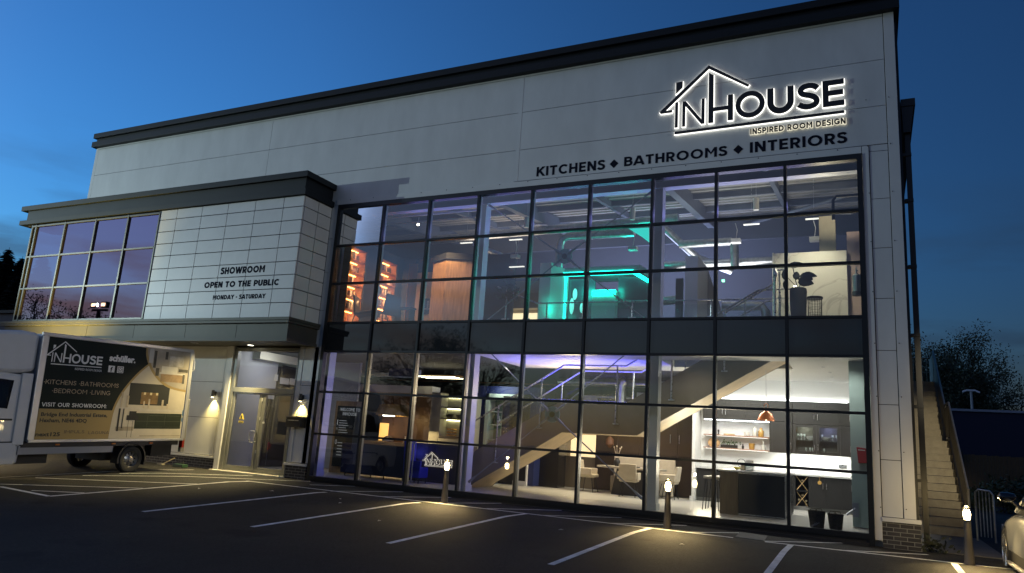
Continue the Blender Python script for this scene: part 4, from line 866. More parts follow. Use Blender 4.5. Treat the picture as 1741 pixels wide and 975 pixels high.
obj('plates', q, mat('teal_ceramic', (.08, .22, .22), .25), bx)
bowl('fruit_bowl', 'small yellow bowl on the kitchen island', 9.12, 2.8, .945, .09, .06, mat('yellow_bowl', (.6, .5, .08), .3)); q = MB(); q.box(9.28, 9.38, 2.3, 2.4, .945, 1.10); tag(obj('recipe_card', q, mat('card', (.5, .42, .28), .6)), 'small tan box standing on the island beside the plates', 'box')
def stool(x, y, label):
    t = thing('bar_stool', label, 'stool', (x, y, -.02), group='bar stools at the island')
    q = MB(); q.box(x-.18, x+.18, y-.18, y+.18, .70, .76); obj('seat', q, mat('stool_cream', (.5, .47, .4), .6), t, bevel=.02)
    for sx_ in (-1, 1):
        for sy_ in (-1, 1): q = MB(); q.tube([(x+sx_*.13, y+sy_*.13, .70), (x+sx_*.19, y+sy_*.19, -.02)], .011, 6); obj('leg', q, black, t)
stool(8.62, 2.35, 'cream bar stool with thin black legs nearest the glass'); stool(8.62, 3.05, 'cream bar stool farther back at the end of the island')
PD = thing('pendant_lamp', 'copper dome pendant hanging over the kitchen island', 'pendant lamp', (9.83, 2.5, 2.1)); cop = mat('copper', (.72, .25, .11), .3, .85)
q = MB(); q.tube([(9.83, 2.5, 3.42), (9.83, 2.5, 2.52)], .006, 6); obj('cord', q, steel, PD)
q = MB(); q.tube([(9.79, 2.5, 2.34), (9.79, 2.5, 2.5), (9.83, 2.5, 2.53), (9.87, 2.5, 2.5), (9.87, 2.5, 2.34)], .008, 6); obj('bracket', q, cop, PD)
q = MB(); q.lathe([(.03, 2.36), (.06, 2.33), (.13, 2.28), (.17, 2.20), (.205, 2.13), (.195, 2.13), (.15, 2.2), (.1, 2.27), (.02, 2.32)], 9.83, 2.5, 24); obj('shade', q, cop, PD, smooth=True)
q = MB(); q.lathe([(.01, 2.13), (.035, 2.16), (.03, 2.21), (.01, 2.25)], 9.83, 2.5, 12); obj('bulb', q, emit('pendant_bulb', (1, .85, .55), 12), PD, smooth=True)
def basket(x, y, r, h, label):
    t = thing('woven_basket', label, 'basket', (x, y, -.02), group='baskets on the showroom floor'); bm_ = mat('basket_weave', (.06, .05, .035), .9, 0, .5, 30, .6, 60)
    q = MB(); q.lathe([(r*.78, -.02), (r*.9, h*.5), (r, h), (r*.95, h), (r*.75, .0), (.01, 0)], x, y, 22); obj('body', q, bm_, t, smooth=True)
    for s in (-1, 1): q = MB(); q.tube([(x+s*r*.3-.07, y-r*.8, h-.01), (x+s*r*.3-.04, y-r*.8, h+.05), (x+s*r*.3+.04, y-r*.8, h+.05), (x+s*r*.3+.07, y-r*.8, h-.01)], .01, 6); obj('handle', q, bm_, t)
basket(11.03, .42, .165, .30, 'larger dark woven basket on the floor just inside the glass'); basket(11.37, .50, .15, .27, 'smaller dark woven basket right of the larger one')
fb = thing('fire_blanket', 'red fire blanket pack hung on the teal end wall', 'fire blanket', (11.86, 1.29, 1.3)); q = MB(); q.prism([(11.77, 1.23, 1.61), (11.97, 1.23, 1.59), (11.955, 1.23, 1.29), (11.80, 1.23, 1.28)], (0, .06, 0)); obj('pack', q, mat('fire_red', (.35, .015, .03), .4), fb, bevel=.008); q = MB(); q.quad((11.80, 1.227, 1.56), (11.93, 1.227, 1.555), (11.93, 1.227, 1.54), (11.80, 1.227, 1.545)); obj('print', q, white, fb)
bf = thing('brace_foot', 'pale steel brace foot bolted to the teal end wall near the floor', 'brace foot', (11.72, 1.25, .1)); q = MB(); q.tube([(11.55, 1.22, .23), (11.72, 1.22, .37)], .022, 8); q.box(11.66, 11.78, 1.22, 1.29, .20, .48); obj('bracket', q, mat('rod_steel', (.35, .38, .42), .35, .6), bf)
hd = thing('hanging_tag', 'small amber tag hanging from the worktop edge', 'tag', (10.72, 5.44, .75)); q = MB(); q.disc((10.80, 5.43, .72), (0, 1, 0), .05, 14, .01); q.tube([(10.80, 5.435, .76), (10.80, 5.435, .87)], .004, 5); obj('tag', q, mat('amber_tag', (.65, .4, .1), .4), hd)
lamp('AREA', 'kitchen_ceiling_light', (9.8, 4.0, 3.38), 200, (1, .98, .92), None, (0, .25, -1), 2.6, 1.6)
lamp('AREA', 'kitchen_counter_light', (10.6, 5.72, 1.40), 26, (1, .98, .9), None, (0, .5, -1), 1.8, .06)
for i, (x, y) in enumerate(((11.5, .6), (11.1, 2.5), (11.2, 3.6), (11.2, 4.7))):
    t = thing('recessed_spot', ['recessed ceiling spotlight nearest the glass', 'recessed ceiling spotlight second from the glass', 'recessed ceiling spotlight third from the glass', 'recessed ceiling spotlight nearest the lit kitchen wall'][i], 'spotlight', (x, y, 3.41), group='recessed spotlights in the kitchen ceiling'); q = MB(); q.lathe([(.045, 3.418), (.045, 3.408), (.03, 3.412)], x, y, 14); obj('ring', q, steel, t); lamp('SPOT', 'beam', (x, y, 3.40), 60 if i == 0 else 25, (1, .97, .9), t, (.15, .30 if i == 0 else -.1, -1), .03, spot=120, blend=.8)

for i, (x, lab) in enumerate(((4.0, 'added ceiling spotlight over the lower stair flight by the glass'), (6.0, 'added ceiling spotlight in front of the stair landing'), (8.4, 'added ceiling spotlight in front of the upper stair flight'))):  # spotlights added along the glazing to brighten the front of the stair
    t = thing('recessed_spot', lab, 'spotlight', (x, .62, 3.41), group='added spotlights along the glazing'); q = MB(); q.lathe([(.045, 3.418), (.045, 3.408), (.03, 3.412)], x, .62, 14); obj('ring', q, steel, t); lamp('SPOT', 'beam', (x, .62, 3.40), 26, (1, .88, .70), t, (0, .42, -1), .03, spot=120, blend=.9)
# pantry wall, niche and dining corner
pw = thing('tall_units', 'dark brown wall of tall units behind the dining corner', 'tall units', (6.9, 6.0, 0)); dbr = mat('dark_brown_unit', (.028, .018, .012), .35, 0, .2, 4)
for a, b in ((4.40, 5.1), (5.1, 5.8), (5.8, 6.4), (6.40, 6.92), (6.92, 7.46)): q = MB(); q.box(a+.004, b-.004, 6.0, 6.5, -.0, 2.75); obj('unit_door', q, dbr, pw)
q = MB()
for x in (6.72, 6.98): q.tube([(x, 5.96, 1.5), (x, 5.96, 1.75)], .012, 6)
obj('handle', q, steel, pw)
nc = thing('lit_niche', 'warm glowing back panel of a brown sideboard niche behind the stair', 'niche', (3.7, 6.5, 0))
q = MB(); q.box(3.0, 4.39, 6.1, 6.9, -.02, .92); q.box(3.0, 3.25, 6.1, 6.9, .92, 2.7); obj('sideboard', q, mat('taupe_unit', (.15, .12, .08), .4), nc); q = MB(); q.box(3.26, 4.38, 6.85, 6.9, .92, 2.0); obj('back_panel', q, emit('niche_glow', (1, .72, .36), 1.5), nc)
dp_ = thing('dark_partition', 'black partition with white edge strip under the stair', 'partition', (2.9, 4.45, 0)); q = MB(); q.box(1.9, 2.80, 4.45, 4.5, 0, 2.6); obj('panel', q, mat('partition_black', (.015, .014, .016), .5), dp_); q = MB(); q.box(2.80, 2.84, 4.43, 4.52, -.02, 1.3); q.box(2.4, 2.80, 4.42, 4.449, -.02, .12); obj('edge', q, white, dp_)
cb = thing('low_cabinet', 'dark glossy cabinet beside the lit niche', 'cabinet', (3.4, 5.0, 0)); q = MB(); q.box(2.9, 3.6, 5.0, 5.6, -.02, 1.25); obj('body', q, mat('cabinet_gloss', (.02, .018, .016), .15), cb)
DT = thing('dining_table', 'dark pedestal dining table with pale top behind the second bollard', 'table', (5.7, 4.9, 0)); q = MB(); q.box(5.0, 6.75, 4.45, 5.5, .70, .755); obj('tabletop', q, mat('table_top', (.42, .38, .31), .35), DT, bevel=.008); q = MB(); q.prism([(5.35, 4.75, -.02), (6.4, 4.75, -.02), (6.25, 4.75, .70), (5.5, 4.75, .70)], (0, .45, 0)); obj('pedestal', q, mat('table_base', (.045, .04, .035), .6), DT)
crm = mat('cream_fabric', (.50, .44, .34), .85, 0, .08, 8)
def dchair(x, y, rz, label):
    t = thing('dining_chair', label, 'chair', (x, y, -.02), rz, group='cream dining chairs round the table')
    def L(n, mb, m, **k): return obj(n, mb, m, t, world=False, **k)
    q = MB(); q.box(-.24, .24, -.24, .24, .40, .50); L('seat', q, crm, bevel=.03)
    q = MB(); q.prism([(-.25, -.26, .46), (.25, -.26, .46), (.24, -.32, .88), (-.24, -.32, .88)], (0, .07, 0)); L('backrest', q, crm, bevel=.025)
    for s in (-1, 1):
        q = MB(); q.box(s*.26-.03, s*.26+.03, -.25, .18, .46, .66); L('armrest', q, crm, bevel=.02)
        for f in (-1, 1): q = MB(); q.tube([(s*.15, f*.15, .41), (s*.22, f*.23, 0)], .011, 6); L('leg', q, black)
dchair(4.62, 4.85, -1.57, 'cream dining chair at the left end of the table'); dchair(6.05, 4.15, .1, 'cream dining chair with its back to the glass'); dchair(6.95, 4.9, 1.57, 'cream dining chair right of the column at the table end')
bn = thing('banquette', 'cream upholstered bench along the back of the dining table', 'bench', (5.8, 5.7, 0)); q = MB(); q.box(5.05, 6.9, 5.85, 5.97, .4, 1.02); obj('backrest', q, crm, bn, bevel=.03); q = MB(); q.box(5.05, 6.9, 5.55, 5.84, .0, .46); obj('seat', q, crm, bn, bevel=.03)
vz = thing('vase', 'black jug of bare stems on the dining table', 'vase', (5.45, 4.9, .755)); q = MB(); q.lathe([(.06, .757), (.09, .80), (.085, .9), (.05, .95), (.055, .98)], 5.45, 4.9, 16); obj('jug', q, black, vz, smooth=True)
q = MB()
for dx, dz in ((-.1, .33), (-.02, .36), (.08, .30), (.12, .34)): q.tube([(5.45, 4.9, .95), (5.45+dx, 4.9, .95+dz)], .006, 5); q.lathe([(.005, .95+dz-.03), (.022, .95+dz), (.005, .95+dz+.03)], 5.45+dx, 4.9, 8)
obj('stems', q, mat('dry_stem', (.5, .42, .33), .8), vz)
q = MB(); q.box(5.75, 6.15, 4.6, 4.85, .757, .78); tag(obj('book', q, black_m), 'dark book lying flat on the dining table', 'book')
vessel('table_bottle', 'pale ornament bottle standing at the back of the table', 6.28, .757, [(.09, 0), (.09, .1), (.03, .2), (.02, .34)], crm, 'bottle', y=5.3)
cs = thing('wall_coats', 'brown round hanging vase on the dark units', 'ornament', (4.9, 5.9, 1.4)); q = MB(); q.lathe([(.02, 1.25), (.13, 1.35), (.12, 1.5), (.03, 1.6)], 4.9, 5.85, 14); obj('ornament', q, mat('terracotta', (.12, .05, .02), .6), cs, smooth=True)
lamp('SPOT', 'dining_light', (5.9, 4.3, 3.35), 420, (1, .82, .55), None, (0, .1, -1), .1, spot=105, blend=.7)
lamp('AREA', 'stair_underlight', (4.2, 4.4, 2.6), 130, (1, .76, .42), None, (0, -.8, -.45), .8, .8)
lamp('AREA', 'soffit_fill', (8.3, 4.5, .9), 75, (1, .84, .58), None, (-.05, -.75, .62), 1.0, .5)  # added area lamp without a fitting, brightens the upper flight's soffit
lamp('AREA', 'floor_wash', (8.3, 4.4, 3.36), 90, (1, .93, .82), None, (0, -.1, -1), 1.2, 1.0)

# ------------------------------------------------------------------ lobby, reception and left displays
lw = thing('lobby_wall', 'grey inner lobby wall seen through the entrance door', 'wall', (-4.2, 1.7, 0)); q = MB(); q.box(-6.5, -3.0, 3.6, 3.7, 0, 3.45); q.box(-5.0, -4.9, .26, 3.6, 0, 3.45); obj('plasterwork', q, mat('lobby_grey', (.42, .43, .45), .7, 0, .08, 1), lw); q = MB(); q.box(-4.898, -4.885, 1.88, 3.3, 0, 3.25); q.box(-4.898, -4.885, 1.42, 1.86, 0, 2.05); obj('dark_panel', q, mat('lobby_dark', (.03, .028, .03), .3), lw); q = MB(); q.box(-4.899, -4.6, .75, 3.4, 3.2, 3.44); obj('beam_casing', q, mat('beam_cream', (.5, .48, .38), .6), lw)
for x, z, lab in ((1.83, 2.73, 'tilted white sheet at the edge of the dark lobby panel'), (2.22, 2.66, 'white sheet pinned in the middle of the dark lobby panel'), (2.66, 2.68, 'white sheet at the right edge of the dark lobby panel')):
    q = MB(); hw_ = .08 if x < 2 else .2; q.box(-4.884, -4.874, x-hw_, x+hw_, z-.10, z+.10); tag(obj('notice_sheet', q, mat('paper', (.6, .6, .57), .8)), lab, 'notice', 'paper notices inside the lobby')
lamp('AREA', 'lobby_light', (-3.9, .9, 3.40), 22, (.95, .96, 1), None, (-.5, .1, -1), .5, .5)
dl2 = thing('lobby_ceiling_light', 'bright oval ceiling light inside the lobby above the glass door', 'ceiling light', (-2.75, .75, 3.3)); q = MB(); q.lathe([(.13, 3.36), (.14, 3.34), (.11, 3.325)], -2.75, .75, 18); obj('lens', q, emit('lobby_lens', (1, .95, .8), 6), dl2)
wb_ = thing('welcome_board', 'dark WELCOME TO INHOUSE directory board in a wooden frame inside the glass', 'sign board', (-2.2, 2.25, 0)); q = MB(); q.box(-2.74, -1.72, 2.27, 2.33, -.02, 2.12); obj('frame', q, wood('board_frame', (.34, .22, .11)), wb_)
q = MB(); q.box(-2.64, -1.74, 2.245, 2.268, .17, 1.97); obj('board', q, mat('board_black', (.012, .018, .018), .4), wb_)
q = MB(); ff = lambda a, b: (a, 2.241, b)
word_flat(q, 'WELCOME TO', -2.53, 1.82, .74, .09, lambda a, b, e: (a, 2.241-e, b)); word_flat(q, 'INHOUSE', -2.42, 1.69, .52, .09, lambda a, b, e: (a, 2.241-e, b)); text_mb(q, '1', -2.60, 1.40, .03, .15, ff); text_mb(q, '2', -2.61, 1.26, .05, .06, ff); text_mb(q, '0', -2.60, .82, .07, .14, ff)
for i in range(7): q.quad(ff(-2.52, 1.52-.07*i), ff(-2.25+.04*(i % 3), 1.52-.07*i), ff(-2.25+.04*(i % 3), 1.535-.07*i), ff(-2.52, 1.535-.07*i))
for i in range(5): q.quad(ff(-2.5, .86-.09*i), ff(-2.32, .86-.09*i), ff(-2.32, .88-.09*i), ff(-2.5, .88-.09*i))
obj('lettering', q, emit('board_letters', (.7, .75, .7), .22), wb_)
SF = thing('sofa', 'dark navy sofa seen from behind through the glass', 'sofa', (-.65, 1.5, 0)); nvy = mat('navy_fabric', (.010, .014, .03), .8)
q = MB(); q.box(-1.72, .45, 1.5, 1.68, .06, .90); obj('backrest', q, nvy, SF, bevel=.03); q = MB(); q.box(-1.70, .43, 1.69, 2.2, .1, .44); obj('seat', q, nvy, SF, bevel=.03)
for x in (-1.7, .27): q = MB(); q.box(x, x+.16, 1.69, 2.2, .12, .62); obj('armrest', q, nvy, SF, bevel=.03)
for x in (-1.6, -.7, -.25, .38):
    q = MB(); q.tube([(x, 1.6, .06), (x, 1.6, -.02)], .02, 8); obj('leg', q, black, SF)
AC = thing('armchair', 'royal blue armchair at the right end of the navy sofa', 'armchair', (.85, 1.5, 0)); blu = mat('royal_blue', (.02, .03, .45), .8)
q = MB(); q.box(.66, 1.10, 1.3, 1.75, .12, .40); obj('seat', q, blu, AC, bevel=.03); q = MB(); q.prism([(.56, 1.32, .12), (.69, 1.32, .12), (.66, 1.32, 1.1), (.50, 1.32, 1.1)], (0, .42, 0)); obj('backrest', q, blu, AC, bevel=.03); q = MB(); q.box(.78, 1.11, 1.3, 1.36, .3, .57); obj('armrest', q, blu, AC, bevel=.02)
for x, y in ((.7, 1.34), (1.06, 1.34), (.7, 1.7), (1.06, 1.7)): q = MB(); q.tube([(x, y, .12), (x, y, -.02)], .016, 8); obj('leg', q, black, AC)
RD = thing('reception_desk', 'dark brown reception wall carrying the small lit logo', 'reception desk', (1.3, 2.2, 0)); q = MB(); q.box(.12, 2.05, 2.2, 2.7, -.02, 1.04); obj('front', q, mat('reception_brown', (.055, .045, .045), .5), RD)
s2 = thing('logo_sign', 'small back-lit INHOUSE logo on the brown reception wall', 'sign', (1.08, 2.18, .4))
k2 = lambda x, y, z: (.61+(x-7.77)*.2416, y, .42+(z-8.5)*.236)
obj('lettering', logo_mb(2.160, 2.170, .0, k2), black, s2); obj('halo_backing', logo_mb(2.172, 2.188, .035, k2), emit('logo_halo', (1, .88, .68), .8), s2)
q = MB(); q.tube([(.95, 1.15, 0), (.95, 1.15, 1.04)], .02, 8); q.tube([(.78, 1.15, 1.04), (1.0, 1.15, 1.04)], .015, 6); tag(obj('card_stand', q, MATS['rod_steel']), 'thin steel stand in front of the reception wall', 'stand')
# kitchenette behind the sofa
kt = thing('kitchenette', 'dark brown kitchenette with a glowing amber panel behind the sofa', 'kitchenette', (-2.6, 5.0, 0)); q = MB(); q.box(-3.6, -1.75, 5.0, 5.6, -.02, .84); q.box(-3.6, -.42, 5.95, 6.05, 0, 2.55); obj('cabinets', q, mat('kitchenette_brown', (.10, .05, .018), .45, 0, .2, 3), kt); q = MB(); q.box(-3.62, -1.73, 4.97, 5.62, .85, .96); obj('worktop', q, mat('kitchenette_top', (.34, .27, .17), .4), kt)
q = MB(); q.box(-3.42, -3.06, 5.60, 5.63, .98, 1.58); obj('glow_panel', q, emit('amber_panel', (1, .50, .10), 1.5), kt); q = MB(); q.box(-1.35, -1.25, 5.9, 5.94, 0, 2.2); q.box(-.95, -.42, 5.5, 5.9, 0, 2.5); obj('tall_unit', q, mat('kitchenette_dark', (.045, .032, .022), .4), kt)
q = MB(); q.lathe([(.02, 1.16), (.1, 1.14), (.2, 1.06), (.2, .98)], -2.75, 5.2, 16); tag(obj('tureen', q, steel, smooth=True), 'domed steel pot on the kitchenette worktop', 'pot'); vessel('decanter', 'glass decanter on the kitchenette worktop', -2.05, .96, [(.05, 0), (.08, .08), (.02, .16), (.03, .22)], jar, 'decanter', y=5.2)
pl_ = thing('shade_lamp', 'wide gold tapered pendant lamp over the kitchenette', 'pendant lamp', (-2.5, 4.9, 1.83)); q = MB()
q.add([(-3.02, 4.7, 1.83), (-1.96, 4.7, 1.83), (-1.96, 5.2, 1.83), (-3.02, 5.2, 1.83), (-2.9, 4.76, 2.20), (-2.1, 4.76, 2.20), (-2.1, 5.14, 2.20), (-2.9, 5.14, 2.20)], [(0, 1, 5, 4), (1, 2, 6, 5), (2, 3, 7, 6), (3, 0, 4, 7), (4, 5, 6, 7)]); obj('shade', q, mat('gold_shade', (.28, .19, .07), .45, .4), pl_)
q = MB(); q.box(-2.72, -2.28, 4.72, 4.80, 1.80, 1.84); obj('tube', q, emit('pendant_tube', (1, .93, .75), 9), pl_); q = MB(); q.tube([(-2.5, 4.95, 2.2), (-2.5, 4.95, 3.4)], .006, 5); obj('cord', q, black, pl_)
lamp('POINT', 'pendant_glow', (-2.5, 4.9, 1.75), 22, (1, .6, .22), pl_, size=.15); lamp('AREA', 'sofa_floor_glow', (-.4, 3.6, 1.6), 28, (1, .68, .34), None, (0, -.5, -1), .6, .6)
# lit shelf display
DS = thing('display_shelves', 'warm-lit shelves with bowls and bottles beside the kitchenette', 'shelves', (.35, 4.0, 1.2)); shm = mat('shelf_sage', (.40, .40, .30), .6)
q = MB(); q.box(-.06, 1.15, 4.4, 4.45, 1.2, 2.5); q.box(-.08, -.03, 4.0, 4.4, 1.2, 2.5); q.box(1.1, 1.15, 4.0, 4.4, 1.2, 2.5); q.box(-.4, -.085, 4.0, 4.5, 0, 2.6); q.box(-.06, 1.15, 4.0, 4.45, 0, 1.2); obj('cabinet', q, shm, DS)
for z in (1.24, 1.79, 2.14): q = MB(); q.box(-.03, 1.1, 4.0, 4.4, z, z+.03); obj('shelf', q, mat('shelf_dark', (.06, .055, .045), .5), DS)
for z in (1.76, 2.11, 2.46): q = MB(); q.box(.0, 1.08, 4.36, 4.39, z, z+.02); obj('light_strip', q, emit('warm_strip', (1, .88, .5), 12), DS)
for x in (.22, .58): bowl('black_bowl', 'black bowl on the lit display shelf, left one' if x < .4 else 'black bowl on the lit display shelf, right one', x, 4.15, 1.82, .13, .12, black, group='bowls on the lit display shelves')
for i in range(3):
    for k in range(3): q = MB(); q.tube([(.22+i*.09, 4.08, 1.31+k*.09), (.22+i*.09, 4.3, 1.31+k*.09)], .03, 8); tag(obj('amber_bottle', q, amber), 'amber bottle end, %s row and %s column of the lit stack' % (['bottom', 'middle', 'top'][k], ['left', 'middle', 'right'][i]), 'bottle', 'stacked amber bottles on the lit shelf')
for i in range(3): q = MB(); z = 1.272+i*.1; q.tube([(.60, 4.15, z), (.70, 4.15, z+.1)], .012, 6); q.tube([(.70, 4.16, z), (.60, 4.16, z+.1)], .012, 6); tag(obj('bottle_rack', q, amber), '%s golden crossed rack piece on the lowest lit display shelf' % ['bottom', 'middle', 'top'][i], 'rack', 'crossed rack pieces on the lit shelf')
GS = thing('green_shelves', 'sage green alcove shelving with a plant behind the stair rail', 'shelves', (2.0, 4.5, 1.0)); gm = mat('sage_green', (.10, .20, .15), .55); gw = mat('sage_frame', (.52, .60, .52), .6)
q = MB(); q.box(1.36, 2.5, 4.95, 5.0, .9, 2.55); obj('back_panel', q, gm, GS); q = MB(); q.box(1.27, 1.38, 4.5, 5.0, .9, 2.66); q.box(2.37, 2.75, 4.5, 4.56, .9, 2.66); q.box(1.27, 2.75, 4.5, 5.0, 2.5, 2.66); obj('surround', q, gw, GS)
for z, x1 in ((1.70, 1.8), (2.10, 2.36), (1.25, 2.3)): q = MB(); q.box(1.39, x1, 4.6, 4.94, z, z+.035); obj('shelf', q, gw, GS)
q = MB(); q.box(1.80, 1.84, 4.6, 4.64, 1.0, 2.12); obj('divider', q, gw, GS); q = MB(); q.box(1.85, 1.93, 4.62, 4.66, 1.3, 1.95); obj('light_strip', q, emit('cool_strip', (.9, 1, .9), 2.5), GS)
hp = thing('potted_plant', 'small bright green plant on the sage shelf', 'plant', (2.05, 4.75, 2.135)); q = MB()
for x in (1.97, 2.13): q.lathe([(.04, 2.136), (.05, 2.22)], x, 4.75, 10)
obj('pot', q, steel, hp); q = MB(); leaves(q, (2.05, 4.75, 2.33), .2, .1, .12, 120, .04, random.Random(4)); obj('foliage', q, mat('lime_leaf', (.16, .30, .03), .5), hp)
for i, (x, z) in enumerate(((1.5, 1.735), (1.68, 1.735))): vessel('shelf_bottle', ('dark' if i == 0 else 'white')+' bottle on the short sage shelf', x, z, [(.04, 0), (.045, .14), (.02, .19), (.02, .26)], black if i == 0 else white, 'bottle', y=4.7)
bw = thing('navy_wall', 'deep blue partition around the sage alcove', 'wall', (2.0, 5.05, 0)); q = MB(); q.box(.95, 1.26, 4.55, 5.1, 0, 2.9); q.box(1.26, 3.0, 5.02, 5.1, 0, 2.9); q.box(1.26, 3.0, 4.6, 5.02, 2.67, 2.9); q.box(2.76, 3.0, 4.55, 5.02, 0, 2.66); obj('panel', q, mat('navy_paint', (.015, .025, .11), .6), bw)
lamp('AREA', 'alcove_light', (1.9, 4.3, 2.9), 7, (.9, 1, .88), None, (0, .5, -1), .6, .2)
# white bulkheads, ducts and linear lights under the dark ground-floor soffit
for x0, x1, y, z0, z1, lab in ((-4.5, -.72, 4.5, 2.58, 2.82, 'long white bulkhead above the kitchenette'), (3.6, 5.2, 6.5, 2.45, 2.85, 'white bulkhead behind the stair landing'), (5.3, 7.2, 7.2, 2.3, 3.05, 'white display partition behind the stair landing at right')):
    t = thing('bulkhead', lab, 'bulkhead', ((x0+x1)/2, y, z0)); q = MB(); q.box(x0, x1, y, y+.5, z0, z1); obj('casing', q, white, t)
    q = MB(); q.box(x0, x1, y-.0+.01, y+.5, z0-.02, z0-.002); obj('lower_edge', q, mat('bulkhead_edge', (.5, .38, .24), .6), t)
def duct(name, label, pts, r): 
    q = MB(); q.tube(pts, r, 14); L_ = Vector(pts[0]); return tag(obj(name, q, galv, smooth=True), label, 'duct', 'silver ventilation ducts')
duct('ventilation_duct', 'silver duct with an elbow above the welcome board', [(-3.92, 4.3, 2.62), (-3.92, 4.3, 3.0), (-3.86, 4.3, 3.1), (-3.74, 4.3, 3.16), (-1.9, 4.3, 3.2)], .11)
fu = thing('fan_unit', 'dark boxed fan unit at the end of the elbowed silver duct', 'fan unit', (-1.6, 4.3, 3.1)); q = MB(); q.box(-2.2, -1.2, 4.1, 4.5, 3.08, 3.34); obj('casing', q, mat('fan_navy', (.04, .05, .11), .5), fu)
duct('ventilation_duct', 'short upright silver duct left of the front column', [(1.0, 4.2, 2.65), (1.0, 4.2, 3.4)], .13)
duct('ventilation_duct', 'upright silver duct behind the stair landing', [(5.15, 6.0, 2.55), (5.15, 6.0, 3.15), (5.2, 6.0, 3.25), (5.3, 6.0, 3.3)], .16)
duct('ventilation_duct', 'long level silver duct above the stair landing', [(2.9, 6.4, 3.25), (7.4, 6.4, 3.25)], .11)
ll = thing('linear_light', 'row of warm linear lights under the dark soffit left of the column', 'ceiling light', (-.5, 4.3, 3.1)); q = MB()
for k in range(3): q.box(-1.15, .25, 4.2+k*.25, 4.26+k*.25, 3.10, 3.13)
obj('tube', q, emit('linear_warm', (1, .85, .5), 5), ll)
for i, (y, x0, x1) in enumerate(((5.2, -4.6, 0), (7.4, -4.6, 7.0))):
    q = MB(); q.box(x0, x1, y, y+.08, 3.22, 3.26); tag(obj('cable_tray', q, mat('tray_bronze', (.25, .13, .06), .5)), ['copper coloured cable tray above the kitchenette', 'copper coloured cable tray far back under the soffit'][i], 'cable tray')
lamp('AREA', 'soffit_wash', (-1.5, 4.9, 3.3), 8, (.75, .8, 1), None, (0, -.2, -1), 2.5, .5)
# violet-blue strip lighting along the front bays
BLUE = (.22, .25, 1)
for x0, nm in ((-1.5, 'a'), (3.2, 'b')):
    pass
lamp('AREA', 'violet_uplight', (5.2, 2.2, 2.5), 75, (.12, .12, 1), None, (0, .1, 1), 4.0, .8)
lamp('AREA', 'violet_column_light', (4.2, .9, 1.9), 14, (.2, .2, 1), None, (-1, -.2, .1), .4, 2.4)
lamp('AREA', 'violet_column_light', (-.6, .75, 1.9), 10, (.25, .27, 1), None, (-1, -.15, 0), .4, 3.0)
lamp('POINT', 'blue_accent', (.35, 1.9, .75), 5, (.08, .1, 1), None, size=.15)
lamp('AREA', 'violet_eaves_light', (5.5, 1.3, 7.0), 38, (.30, .30, 1), None, (0, -.9, .75), 11, .3)
lamp('AREA', 'violet_upper_column', (4.4, .9, 5.7), 9, (.5, .5, 1), None, (-1, -.2, 0), .4, 2.4); lamp('AREA', 'violet_upper_column', (9.0, .9, 5.7), 7, (.6, .6, 1), None, (-1, -.2, 0), .4, 2.4)

# ------------------------------------------------------------------ upper showroom
FZ = 3.87
UW = thing('study_wall', 'slate blue study walls around the glowing bookcases upstairs', 'wall', (-.5, 3.3, FZ)); slate = mat('slate_blue', (.075, .095, .13), .6)
q = MB(); q.box(-1.84, -1.76, .3, 3.3, FZ, 6.8); q.box(-1.75, -1.42, 1.30, 2.08, FZ, 6.8); q.box(-1.75, -1.42, 2.92, 3.3, FZ, 6.8); q.box(-1.75, -1.42, .56, 1.30, 6.52, 6.8); q.box(-1.75, -1.42, 2.08, 2.92, 6.52, 6.8); q.box(-1.76, .62, 3.3, 3.4, 6.35, 6.8); q.box(.2, 2.55, 3.3, 3.4, FZ, 6.8); q.box(-1.42, -.96, 3.22, 3.4, FZ, 6.8); obj('panel', q, slate, UW)
q = MB(); q.box(-.95, .2, 3.3, 3.38, FZ, 6.34); obj('cream_panel', q, mat('cream_wall', (.62, .52, .34), .7), UW)
oak = wood('bookcase_oak', (.42, .20, .09), .25, .5, (3, 3, 10)); glow = emit('bookcase_led', (1, .42, .10), 14)
bkm = [mat('book_'+n, c, .7) for n, c in (('white', (.6, .55, .48)), ('tan', (.45, .30, .18)), ('grey', (.25, .24, .25)), ('black', (.03, .03, .035)))]
ORD = ['first', 'second', 'third', 'fourth', 'fifth', 'sixth', 'seventh', 'eighth', 'ninth', 'tenth', 'eleventh', 'twelfth', 'thirteenth', 'fourteenth', 'fifteenth', 'sixteenth', 'seventeenth']
